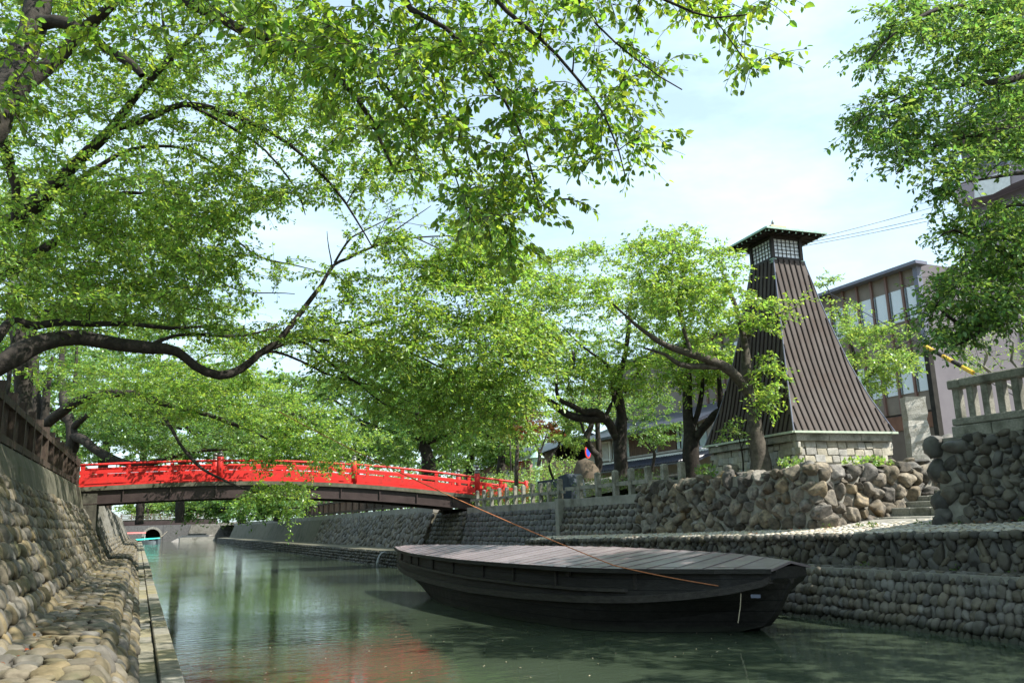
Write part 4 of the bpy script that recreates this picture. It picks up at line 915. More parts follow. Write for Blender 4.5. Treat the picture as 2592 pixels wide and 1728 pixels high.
for y in np.arange(43.5, 44.6, 0.12): lat.box((25.85, y, 5.85), (0.04, 0.035, 1.15))
for z in (5.3, 6.4): lat.box((25.85, 44.0, z), (0.06, 1.25, 0.06))
lat.build('window_lattice', MT['white'], t)
MB().box((25.9, 43.3, 5.8), (0.12, 0.14, 1.2)).build('corner_post', MT['white'], t)
for y in np.arange(34, 46.5, 1.35): MB().box((25.4, y, 3.5), (0.12, 0.12, 1.95)).build('porch_post', MT['plaster'], t)
MB().box((25.7, 40, 3.2), (0.1, 12.6, 1.3)).build('porch_screen', MT['glassdark'], t); MB().box((25.42, 40, 3.95), (0.08, 12.6, 0.08)).build('porch_rail', MT['plaster'], t)
t = thing('metal_awning', 'striped pale metal awning between the tree trunk and the tower base', 'awning', (21.5, 28.5, 3.2))
for k in range(7):
    MB().beam(F(1620 + k * 13, 1022 - k * 2, 31), F(1602 + k * 13, 1032 - k * 2, 29.6), 0.16, 0.02).build('slat', MT['tin'] if k % 2 else MT['tile'], t)
p = F(1650, 1035, 30.3); MB().tube([p, (p[0], p[1], 2.5)], 0.03, 6).build('leg', MT['tin'], t)
# pink house and shop banner
t = thing('pink_house', 'pinkish low house with grey shutters beyond the bridge end', 'house', (24, 60, 2.5))
MB().box((30, 60, 4.2), (9.9, 14, 3.6)).build('wall', MT['pink'], t)
MB().loft([[(24.4, y, 6.0), (30, y, 8.0), (35.5, y, 6.0), (30, y, 7.85)] for y in (52.6, 67.4)]).build('roof', MT['tile'], t)
for y in (54.5, 57, 60, 63): MB().box((24.98, y, 4.6), (0.1, 1.6, 1.9)).build('shutter', MT['tin'] if y != 57 else MT['glassdark'], t)
p = F(1187, 1065, 60); t = thing('shop_banner', 'tall narrow red and white shop banner beyond the bridge rail', 'banner', (p[0], p[1], 2.5))
MB().box((p[0] - 0.16, p[1] - 0.03, 4.6), (0.26, 0.02, 2.9), rz=-0.9).build('white_cloth', MT['white'], t)
MB().box((p[0] + 0.14, p[1] - 0.38, 4.6), (0.52, 0.02, 2.9), rz=-0.9).build('red_cloth', MT['signred'], t)
MB().tube([(p[0] - 0.30, p[1] + 0.15, 2.5), (p[0] - 0.30, p[1] + 0.15, 6.2)], 0.03, 6).build('pole', MT['black'], t)
def text_obj(txt, size, loc, rot, mat, parent, name='lettering'):
    cu = bpy.data.curves.new(name, 'FONT'); cu.body = txt; cu.size = size; cu.align_x = 'CENTER'; cu.align_y = 'CENTER'; cu.extrude = 0.004
    o = bpy.data.objects.new(name, cu); COL.objects.link(o); cu.materials.append(mat); o.parent = parent
    o.location = [float(v) for v in np.asarray(loc) - org(parent)]; o.rotation_euler = rot
    bpy.context.view_layer.update(); me = bpy.data.meshes.new_from_object(o.evaluated_get(bpy.context.evaluated_depsgraph_get()))
    q = bpy.data.objects.new(name, me); COL.objects.link(q); q.parent = parent; q.location = o.location; q.rotation_euler = rot
    bpy.data.objects.remove(o); return q
for k, ch in enumerate('活動工房'):
    text_obj(ch, 0.56, (p[0] + 0.14 - 0.015, p[1] - 0.38 - 0.013, 5.65 - k * 0.68), (math.pi / 2, 0, -0.9), MT['white'], t)
for k, ch in enumerate('体験教室受付中'):
    text_obj(ch, 0.2, (p[0] - 0.16 - 0.015, p[1] - 0.03 - 0.013, 5.6 - k * 0.33), (math.pi / 2, 0, -0.9), MT['black'], t)
# round road sign
p = F(1350, 1038, 40); t = thing('road_sign', 'round red and blue road sign seen edge-on above the memorial boulder', 'sign', (p[0], p[1], 2.5))
ang = math.radians(-55)
n_ = np.array([math.cos(ang), math.sin(ang), 0]); MB().tube([p, p + n_ * 0.02], 0.30, 20).build('red_ring', MT['signred'], t)
MB().tube([p + n_ * 0.021, p + n_ * 0.03], 0.22, 20).build('blue_disc', MT['signblue'], t); MB().tube([p - n_ * 0.02, p - n_ * 0.001], 0.30, 20).build('back_plate', MT['signred'], t)
MB().tube([p - n_ * 0.04, (p[0] - n_[0] * 0.04, p[1] - n_[1] * 0.04, 2.4)], 0.03, 6).build('pole', MT['tin'], t)
# power lines
for i, (a_, b_, lb) in enumerate((((1880, 536, 45), (2420, 385, 62), 'highest of three thin power lines running right from the lighthouse roof'), ((1880, 543, 45), (2420, 420, 62), 'middle of three thin power lines right of the lighthouse roof'), ((1880, 549, 45), (2420, 432, 62), 'lowest of three thin power lines right of the lighthouse roof'))):
    A_, B_ = F(*a_), F(*b_); A_ = A_ - (B_ - A_) * 0.25; pts = [A_ * (1 - q) + B_ * q - np.array([0, 0, 1.6]) * q * (1 - q) for q in np.linspace(0, 1, 14)]
    m_ = MB(); m_.tube(pts, 0.018, 5); tag(m_.build('power_line', MT['wire']), lb, 'wire', 'power lines')
# striped guy wire guard
A_, B_ = F(2125, 795, 22), F(2235, 856, 20); t = thing('guy_wire_guard', 'yellow and black striped guy wire guard above the balustrade', 'wire guard', B_)
for k in range(5):
    q0, q1 = k / 5, (k + 1) / 5; MB().tube([A_ * (1 - q0) + B_ * q0, A_ * (1 - q1) + B_ * q1], 0.055, 8).build('band', MT['yellow'] if k % 2 == 0 else MT['black'], t)
m_ = MB(); m_.tube([A_ + (A_ - B_) * 3, A_], 0.012, 5); m_.tube([B_, B_ + (B_ - A_) * 0.7], 0.012, 5); m_.build('wire', MT['wire'], t)
# lantern post left
p = F(44, 650, 19.6); t = thing('park_lamp', 'park lamp post with a pale hooded head among the left trees', 'lamp post', (p[0], p[1], 3.3))
MB().tube([(p[0], p[1], 3.3), (p[0], p[1], p[2] - 0.1)], [0.06, 0.045], 10).build('pole', MT['black'], t, True)
MB().loft([[(p[0] - q, p[1] - q, p[2] + z), (p[0] + q, p[1] - q, p[2] + z), (p[0] + q, p[1] + q, p[2] + z), (p[0] - q, p[1] + q, p[2] + z)] for q, z in ((0.15, -0.1), (0.19, -0.02), (0.2, 0.0), (0.08, 0.14))]).build('lamp_head', MT['tin'], t)
# lamp poles and stone lantern on the right park
for lb, q, h_ in (('slim dark lamp pole beyond the bridge end, left of the banner', F(1173, 1070, 50), 5.2), ('short dark pole standing far behind the bridge rail', F(1037, 1040, 60), 6.0)):
    m_ = MB(); m_.tube([(q[0], q[1], 2.4), (q[0], q[1], 2.4 + h_)], [0.07, 0.05], 8); m_.lathe((q[0], q[1], 2.4), [(0.12, 0), (0.12, 0.3), (0.07, 0.35)], 10); tag(m_.build('lamp_pole', MT['black'], None, True), lb, 'pole')
p = F(1233, 1048, 45); t = thing('stone_lantern', 'green-grey garden lantern behind the slate slab', 'lantern', (p[0], p[1], 2.45))
zb_ = p[2] - 0.75
MB().lathe((p[0], p[1], 2.45), [(0.25, 0), (0.25, 0.1), (0.12, 0.16), (0.12, zb_ - 2.5), (0.3, zb_ - 2.4), (0.3, zb_ - 2.3), (0.24, zb_ - 2.2), (0.28, zb_ - 1.8), (0.42, zb_ - 1.78), (0.12, zb_ - 1.45), (0.10, zb_ - 1.3), (0.02, zb_ - 1.15)], 12).build('body', MT['verdigris'], t)

# ------------------------------------------------------------------ far end of the canal
t = thing('far_footbridge', 'distant grey plank footbridge with rail fences across the canal', 'bridge', (4.5, 150, 3))
MB().box((4.6, 150.8, 3.55), (15, 1.8, 0.2)).build('deck', MT['concrete'], t); MB().box((4.6, 150, 3.1), (15, 0.3, 0.7)).build('girder', MT['girder'], t)
MB().box((4.6, 149.83, 3.68), (15, 0.1, 0.06)).build('edge_strip', MT['concrete_l'], t)
for k in range(4): MB().box((4.6, 149.95, 3.85 + k * 0.24), (15, 0.08, 0.13)).build('rail', MT['concrete'], t)
for k in range(11): MB().box((-2.6 + k * 1.45, 149.9, 4.15), (0.14, 0.12, 1.0)).build('post', MT['oldwood'], t)
t = thing('tunnel_portal', 'stone culvert portal with a dark arch at the far end of the canal', 'culvert', (2, 166, 0))
def arch_wall(cx_, y, r_, x0, x1, zt_, zc):
    m_ = MB(); n_ = 14; pts = [(cx_ + r_ * math.cos(math.pi * k / n_), zc + r_ * math.sin(math.pi * k / n_)) for k in range(n_ + 1)]
    V = [(x1, y, -0.3)] + [(x1, y, zt_), (x0, y, zt_), (x0, y, -0.3), (pts[-1][0], y, -0.3)] + [(a, y, b) for a, b in pts[::-1]] + [(pts[0][0], y, -0.3)]
    m_.add(V, [tuple(range(len(V)))]); b0 = [(a, y, b) for a, b in pts]; b1 = [(a, y + 5, b) for a, b in pts]
    for k in range(n_): m_.add([b0[k], b0[k + 1], b1[k + 1], b1[k]], [(0, 1, 2, 3)])
    m_.add([(cx_ - r_ - 1, y + 5, -0.5), (cx_ + r_ + 1, y + 5, -0.5), (cx_ + r_ + 1, y + 5, 3), (cx_ - r_ - 1, y + 5, 3)], [(0, 1, 2, 3)])
    return m_
arch_wall(2.25, 160, 1.32, -3.4, 4.4, 3.0, 0.85).build('portal_wall', MT['block'], t)
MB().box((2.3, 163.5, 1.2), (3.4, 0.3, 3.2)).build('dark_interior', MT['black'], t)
ar = MB()
for k in range(15):
    a0 = math.pi * k / 15; a1 = math.pi * (k + 0.93) / 15
    ar.loft([[(2.25 + q * math.cos(a), 159.9, 0.85 + q * math.sin(a)) for q, a in ((1.33, a0), (1.33, a1), (1.7, a1), (1.7, a0))], [(2.25 + q * math.cos(a), 160.02, 0.85 + q * math.sin(a)) for q, a in ((1.33, a0), (1.33, a1), (1.7, a1), (1.7, a0))]])
ar.build('arch_ring', MT['concrete_l'], t)
t = thing('far_retaining_wall', 'concrete wing wall with a sloping ramp edge right of the culvert', 'wall', (8, 158, 0))
MB().box((6.4, 157, 1.4), (5.0, 2.0, 3.6)).build('dark_wing', MT['block'], t)
MB().loft([[(7.4, 152.6, -0.3), (20, 152.6, -0.3)], [(8.3, 153.8, 3.0), (20, 153.8, 3.0)], [(8.3, 154.6, 3.0), (20, 154.6, 3.0)], [(7.4, 154.6, -0.3), (20, 154.6, -0.3)]]).build('pale_wing', MT['concrete_l'], t)
MB().loft([[(4.9, 151.2, -0.1), (7.2, 151.2, -0.1), (7.2, 152.4, -0.1), (4.9, 152.4, -0.1)], [(6.8, 151.2, 0.95), (12, 151.2, 0.95), (12, 152.4, 0.95), (6.8, 152.4, 0.95)]]).build('ramp_edge', MT['plaster'], t)
MB().box((9.2, 151.6, 0.2), (5.6, 1.1, 0.9)).build('ramp_base', MT['concrete_l'], t)
def small_boat(name, label, c, ln, wd, hullm, top, seed):
    t = thing(name, label, 'boat', (c[0], c[1], 0)); rg = []
    for q in np.linspace(0, 1, 12):
        w_ = wd / 2 * (math.sin(math.pi * min(1, q * 1.1 + 0.12)) ** 0.5 if q < 0.86 else 0.45) + 0.03; sh = 0.25 * (2 * q - 1) ** 2
        x = c[0] + (q - 0.5) * ln; rg.append([(x, c[1] - w_ * 0.6, -0.15), (x, c[1] - w_, 0.42 + sh), (x, c[1] + w_, 0.42 + sh), (x, c[1] + w_ * 0.6, -0.15)])
    MB().loft(rg).build('hull', hullm, t)
    if top == 'tarp':
        rg = [[(c[0] + (q - 0.5) * ln, c[1] - 0.55 * wd * k, 0.5 + 0.2 * q), (c[0] + (q - 0.5) * ln, c[1], 0.72 + 0.12 * q), (c[0] + (q - 0.5) * ln, c[1] + 0.55 * wd * k, 0.5 + 0.2 * q)] for q, k in ((0.02, 0.9), (0.3, 1), (0.6, 1), (0.97, 0.15))]
        MB().loft(rg, closed=False).build('tarpaulin', MT['teal'], t)
    else:
        MB().loft([[(x, c[1] - 0.9, 1.5), (x, c[1], 1.72), (x, c[1] + 0.9, 1.5), (x, c[1], 1.66)] for x in (c[0] - 1.2, c[0] + 1.6)]).build('canopy', MT['redroof'], t)
        for sx in (-1.1, 1.5):
            for sy in (-0.75, 0.75): MB().box((c[0] + sx, c[1] + sy, 1.0), (0.07, 0.07, 1.1)).build('post', MT['white'], t)
    return t
small_boat('small_boat', 'small boat covered by a teal tarpaulin in front of the culvert', (1.4, 140, 0), 3.6, 1.2, MT['hullgrey'], 'tarp', 1)
small_boat('tour_boat', 'small boat with a faded red canopy moored beside the teal-covered boat', (-0.5, 145, 0), 4.2, 1.6, MT['hullgrey'], 'canopy', 2)
m_ = MB(); m_.tube([(3.1, 140, 0.75), (4.3, 148, 1.7)], 0.02, 5); tag(m_.build('tow_rope', MT['rope']), 'thin rope from the teal boat to the far wing wall', 'rope')

# ------------------------------------------------------------------ TREES
def catmull(pts, step):
    P = np.asarray(pts, float); out = []
    for i in range(len(P) - 1):
        p0, p1, p2, p3 = P[max(i - 1, 0)], P[i], P[i + 1], P[min(i + 2, len(P) - 1)]
        n = max(2, int(np.linalg.norm(p2[:3] - p1[:3]) / step))
        for k in range(n):
            q = k / n; out.append(0.5 * ((2 * p1) + (-p0 + p2) * q + (2 * p0 - 5 * p1 + 4 * p2 - p3) * q * q + (-p0 + 3 * p1 - 3 * p2 + p3) * q ** 3))
    out.append(P[-1]); return np.array(out)
def in_poly(x, y, poly):
    c = False; n = len(poly); j = n - 1
    for i in range(n):
        if (poly[i][1] > y) != (poly[j][1] > y) and x < (poly[j][0] - poly[i][0]) * (y - poly[i][1]) / (poly[j][1] - poly[i][1]) + poly[i][0]: c = not c
        j = i
    return c
FastF = lambda q: F(q[0], q[1], q[2])
def tube_arrays(pts, rad, n):
    """vectorised tube for many small twigs"""
    t_ = np.gradient(pts, axis=0); t_ /= (np.linalg.norm(t_, axis=1)[:, None] + 1e-9)
    a = np.where(np.abs(t_[:, 2:3]) < 0.9, [[0, 0, 1.0]], [[1.0, 0, 0]]); u = np.cross(t_, a); u /= (np.linalg.norm(u, axis=1)[:, None] + 1e-9); v = np.cross(t_, u)
    q = np.arange(n) * 2 * math.pi / n
    V = pts[:, None, :] + rad[:, None, None] * (u[:, None, :] * np.cos(q)[None, :, None] + v[:, None, :] * np.sin(q)[None, :, None])
    m = len(pts); i = np.arange(m - 1)[:, None]; k = np.arange(n)[None, :]; k2 = (k + 1) % n
    Fa = np.stack([i * n + k, i * n + k2, (i + 1) * n + k2, (i + 1) * n + k], -1).reshape(-1, 4)
    return V.reshape(-1, 3), Fa
def tree(name, label, base, limbs, regions, mat, leaf_len, seed, bark='bark', two=True, droop=0.22, spray=(0.35, 0.7), nl=(9, 15), sub=3, group='cherry trees along the canal', cat='tree', wr=0.54, arch=0.12, hang=0.5, ntilt=0.42):
    """limbs: lists of (x, y, dist, radius) or ((X, Y, Z), radius). regions: dict(poly, d=(near, far), n, holes)"""
    r = np.random.default_rng(seed); t = thing(name, label, cat, base, group)
    TV, TF, nv = [], [], 0; NP, NR = [], []
    def addt(pts, rad, n):
        nonlocal nv
        V, Fa = tube_arrays(pts, rad, n); TV.append(V); TF.append(Fa + nv); nv += len(V)
    for lb in limbs:
        P4 = []
        for q in lb:
            if len(q) == 4: p = F(q[0], q[1], q[2]); P4.append([*p, q[3]])
            else: P4.append([*q[0], q[1]])
        C4 = catmull(P4, 0.22); n_ = len(C4)
        C4[:, :3] += np.cumsum(r.normal(size=(n_, 3)) * 0.006, 0) if n_ > 3 else 0
        rad = np.maximum(C4[:, 3], 0.006) * (1 + 0.08 * np.sin(np.arange(n_) * 0.9 + r.uniform(0, 6)) + r.normal(size=n_) * 0.03)
        addt(C4[:, :3], rad, 10 if rad.max() > 0.06 else 6); NP.append(C4[:, :3]); NR.append(rad)
    NP = np.concatenate(NP); NR = np.concatenate(NR)
    LP, LA_, LN, LL = [], [], [], []
    def leaves(pts, dirs, cnt, scale):
        idx = r.uniform(0.12, 1, cnt) * (len(pts) - 1); i0 = np.minimum(idx.astype(int), len(pts) - 2); fr = (idx - i0)[:, None]
        P = pts[i0] * (1 - fr) + pts[i0 + 1] * fr; T_ = pts[i0 + 1] - pts[i0]; T_ /= (np.linalg.norm(T_, axis=1)[:, None] + 1e-9)
        sd_ = np.cross(T_, r.normal(size=(cnt, 3)) * 0.5 + [0, 0, 1]); sd_ /= (np.linalg.norm(sd_, axis=1)[:, None] + 1e-9); sd_ *= np.where(r.random((cnt, 1)) < 0.5, 1, -1)
        A = T_ * 0.55 + sd_ * 0.75 + r.normal(size=(cnt, 3)) * 0.25; A[:, 2] -= r.uniform(-0.1, hang, cnt)
        Nv = np.array([0, 0, 1.0]) + r.normal(size=(cnt, 3)) * ntilt
        LP.append(P + sd_ * 0.015 + r.normal(size=(cnt, 3)) * 0.012); LA_.append(A); LN.append(Nv); LL.append(leaf_len * scale * r.uniform(0.5, 1.25, cnt))
    for rg in regions:
        poly = rg['poly']; xs_ = [p[0] for p in poly]; ys_ = [p[1] for p in poly]; d0, d1 = rg['d']; n = rg['n']; holes = rg.get('holes', []); dr = rg.get('droop', droop)
        T_ = []
        guard = 0
        # clumpy sampling: pads of foliage
        npad = max(3, n // rg.get('pad', 7)); pads = []
        while len(pads) < npad and guard < 20000:
            guard += 1; x, y = r.uniform(min(xs_), max(xs_)), r.uniform(min(ys_), max(ys_))
            if in_poly(x, y, poly) and not any(in_poly(x, y, h) for h in holes): pads.append((x, y, r.uniform(d0, d1)))
        while len(T_) < n and guard < 60000:
            guard += 1; px, py, pd = pads[r.integers(len(pads))]; k = 2074 / 1.102 / pd
            x = px + r.normal() * 0.75 * k; y = py + r.normal() * 0.17 * k; d_ = pd + r.normal() * 0.45
            if not in_poly(x, y, poly) or any(in_poly(x, y, h) for h in holes): continue
            T_.append(F(x, y, max(d_, 3.0)))
        T_ = np.array(T_)
        D0 = np.array([np.min(np.linalg.norm(NP - q, axis=1)) for q in T_]); T_ = T_[np.argsort(D0)]
        for tip in T_:
            dd = np.linalg.norm(NP - tip, axis=1) + 0.25 * np.maximum(0, NP[:, 2] - tip[2]) * (0 if dr > 0.5 else 1); j = int(np.argmin(dd + r.uniform(0, 0.12, len(dd)))); p0 = NP[j]; ln = np.linalg.norm(tip - p0)
            if ln < 0.08: continue
            m = max(4, int(ln / 0.18)); q = np.linspace(0, 1, m)[:, None]
            side = r.normal(size=3) * 0.09 * ln
            pts = p0 * (1 - q) + tip * q + side * (q * (1 - q) * 2) + np.array([0, 0, 1.0]) * arch * ln * 4 * q * (1 - q) * (1 if tip[2] < p0[2] + 0.6 * ln else 0.2)
            r0 = min(NR[j] * 0.7, 0.007 + 0.009 * ln); rr_ = np.linspace(r0, 0.0045, m)
            addt(pts, rr_, 5); NP = np.vstack([NP, pts[1:]]); NR = np.append(NR, rr_[1:])
            out = unit(tip - p0)
            leaves(pts[int(m * 0.3):] if m > 5 else pts, None, r.integers(*nl), 1.0)
            for k in range(sub):
                b = pts[r.integers(max(1, m // 3), m)]; dv = unit(out * np.array([0.8, 0.8, 0.35]) + r.normal(size=3) * np.array([0.7, 0.7, 0.16]) - np.array([0, 0, dr * 0.4 - 0.06])); sl_ = r.uniform(*spray)
                qq = np.linspace(0, 1, 5)[:, None]; sp = b + dv * sl_ * qq - np.array([0, 0, 1.0]) * dr * sl_ * 0.55 * qq ** 2
                addt(sp, np.linspace(0.005, 0.002, 5), 3); leaves(sp, None, r.integers(*nl), 1.0)
    V = np.concatenate(TV); Fa = np.concatenate(TF)
    raw_mesh('trunk', V, Fa, MT[bark], t, True)
    if LP: leaves_mesh('crown', np.concatenate(LP), np.concatenate(LA_), np.concatenate(LN), np.concatenate(LL), MT[mat], t, two, wr)
    return t
G1 = 'cherry trees on the left bank'; G2 = 'trees on the right bank'; G3 = 'trees far beyond the bridge'
SKYGAP = [(575, 520), (740, 535), (775, 600), (735, 660), (690, 715), (610, 722), (560, 650), (560, 570)]
SKYGAP2 = [(930, 470), (1010, 500), (1030, 560), (985, 600), (940, 570)]
# nearest tree: trunk out of frame at the left, boughs over the canal towards the camera
tree('cherry_tree', 'nearest cherry tree, leaning trunk at top left, large-leaved twigs hanging across the top', (-3.4, 9.5, 3.3), [
    [((-3.4, 9.5, 3.2), 0.34), ((-3.35, 9.5, 4.6), 0.29), (-70, 330, 8.8, 0.24), (0, 240, 9.3, 0.21), (45, 150, 9.8, 0.19), (85, 40, 10.2, 0.17), (100, -120, 10.6, 0.14), (160, -330, 11, 0.08)],
    [(0, 235, 9.3, 0.15), (70, 180, 9.6, 0.13), (140, 130, 9.8, 0.10), (190, 80, 9.8, 0.08), (250, 30, 9.6, 0.06), (330, -40, 9.2, 0.05)],
    [(78, 60, 10.1, 0.11), (130, 48, 10, 0.085), (190, 68, 9.9, 0.075), (240, 108, 9.9, 0.065), (300, 145, 9.8, 0.055), (326, 170, 9.8, 0.045)],
    [(120, -160, 10.6, 0.12), (300, -130, 9.8, 0.10), (430, 8, 9.2, 0.07), (480, 32, 9.1, 0.062), (556, 76, 9.0, 0.055), (621, 89, 9.0, 0.05), (700, 130, 8.9, 0.042), (780, 190, 8.8, 0.034), (850, 280, 8.8, 0.025), (905, 400, 8.8, 0.015)],
    [(300, -130, 9.8, 0.10), (650, -160, 8.4, 0.075), (860, -90, 8.0, 0.055), (930, 20, 7.9, 0.035), (1010, 60, 7.8, 0.024), (1120, 170, 7.8, 0.018), (1200, 330, 7.9, 0.012), (1230, 470, 8, 0.007)],
    [(860, -90, 8.0, 0.05), (1050, -80, 7.6, 0.035), (1160, 20, 7.5, 0.024), (1270, 120, 7.5, 0.017), (1380, 260, 7.5, 0.01), (1430, 400, 7.6, 0.006)],
    [(1050, -80, 7.6, 0.035), (1300, -90, 7.2, 0.026), (1480, -20, 7.2, 0.016), (1640, 40, 7.2, 0.009), (1760, 20, 7.2, 0.006)],
    [(1300, -90, 7.2, 0.02), (1340, 20, 7.3, 0.013), (1450, 130, 7.3, 0.008), (1560, 210, 7.3, 0.005)],
    [(1640, 40, 7.2, 0.007), (1680, 100, 7.2, 0.005), (1740, 180, 7.2, 0.004)],
    [(650, -160, 8.4, 0.05), (700, -40, 8.4, 0.03), (790, 90, 8.5, 0.02), (900, 220, 8.5, 0.013), (1010, 330, 8.6, 0.009), (1060, 450, 8.7, 0.006)]],
    [dict(poly=[(420, -60), (1560, -60), (1600, 60), (1560, 150), (1480, 180), (1560, 260), (1600, 320), (1545, 380), (1480, 360), (1440, 440), (1300, 470), (1230, 520), (1190, 570), (1090, 520), (980, 440), (900, 380), (760, 260), (600, 130), (440, 40)], d=(7.2, 9.4), n=290, pad=3, droop=0.6),
     dict(poly=[(1090, 350), (1230, 400), (1240, 560), (1180, 600), (1080, 520)], d=(8.0, 9.0), n=24, pad=4, droop=0.6),
     dict(poly=[(1560, -60), (1780, -60), (1880, -10), (1870, 30), (1800, 60), (1770, 190), (1690, 180), (1640, 130), (1580, 90)], d=(7.0, 7.6), n=13, pad=2, droop=0.5),
     dict(poly=[(-40, -60), (420, -60), (420, 60), (150, 300), (-40, 330)], d=(7.6, 10.5), n=46, pad=4),
     dict(poly=[(-300, -900), (1500, -700), (1700, -80), (-300, -80)], d=(6.0, 11), n=620, pad=6)],
    'leaf_shaded', 0.092, 101, spray=(0.25, 0.5), nl=(8, 13), sub=3, group=G1, droop=0.5, hang=0.9, ntilt=0.6)
# second tree
tree('cherry_tree', 'second cherry tree on the left bank, its dense layered crown filling the upper left', (-3.5, 17, 3.3), [
    [((-3.5, 17, 3.2), 0.36), ((-3.4, 17, 5.0), 0.30), (-60, 560, 13.8, 0.200), (40, 500, 13.6, 0.160), (130, 420, 13.3, 0.120), (205, 350, 13, 0.096), (259, 297, 12.8, 0.076), (324, 216, 12.6, 0.064), (380, 155, 12.5, 0.052), (421, 116, 12.4, 0.040), (520, 30, 12.2, 0.024)],
    [(395, 140, 12.5, 0.040), (380, 90, 12.5, 0.032), (372, 30, 12.5, 0.024)],
    [(255, 300, 12.8, 0.064), (330, 275, 12.6, 0.056), (419, 238, 12.5, 0.050), (513, 251, 12.4, 0.042), (635, 302, 12.3, 0.034), (720, 370, 12.3, 0.026), (800, 460, 12.4, 0.019), (860, 560, 12.6, 0.012)],
    [(430, 240, 12.5, 0.032), (520, 290, 12.7, 0.026), (610, 350, 12.8, 0.021), (680, 440, 12.9, 0.015), (700, 500, 13, 0.008)],
    [(0, 290, 12, 0.080), (20, 380, 12.2, 0.080), (38, 430, 12.3, 0.068), (34, 520, 12.5, 0.064)],
    [(45, 500, 13.6, 0.096), (200, 400, 14.2, 0.048), (300, 342, 14.4, 0.036), (420, 338, 14.5, 0.028), (520, 390, 14.6, 0.018), (600, 440, 14.8, 0.010)],
    [(-20, 640, 13.8, 0.112), (120, 560, 14.4, 0.072), (230, 470, 15, 0.048), (330, 440, 15.4, 0.032), (520, 530, 15.8, 0.022), (600, 580, 16, 0.018), (690, 600, 16, 0.012), (770, 620, 16, 0.008)],
    [(330, 440, 15.4, 0.028), (430, 560, 15.8, 0.024), (500, 640, 16, 0.019), (570, 672, 16, 0.014), (680, 678, 16, 0.008)]],
    [dict(poly=[(-40, -60), (620, -60), (840, 160), (1050, 330), (1180, 470), (1200, 640), (1100, 600), (980, 540), (880, 500), (780, 480), (700, 470), (560, 500), (545, 600), (600, 700), (500, 740), (300, 700), (-40, 720)], d=(10.8, 15.5), n=930, pad=5, holes=[SKYGAP, SKYGAP2]),
     dict(poly=[(600, 545), (700, 590), (780, 610), (770, 640), (640, 690), (600, 660)], d=(15.5, 16.2), n=11, pad=2),
     dict(poly=[(-300, -700), (1250, -650), (1300, -80), (-300, -80)], d=(10.5, 16), n=560, pad=7),
     dict(poly=[(-40, 250), (400, 300), (540, 500), (560, 640), (480, 740), (-40, 760)], d=(13.5, 17.5), n=230, pad=6, holes=[SKYGAP])],
    'leaf', 0.078, 102, spray=(0.35, 0.7), nl=(14, 21), sub=3, group=G1)
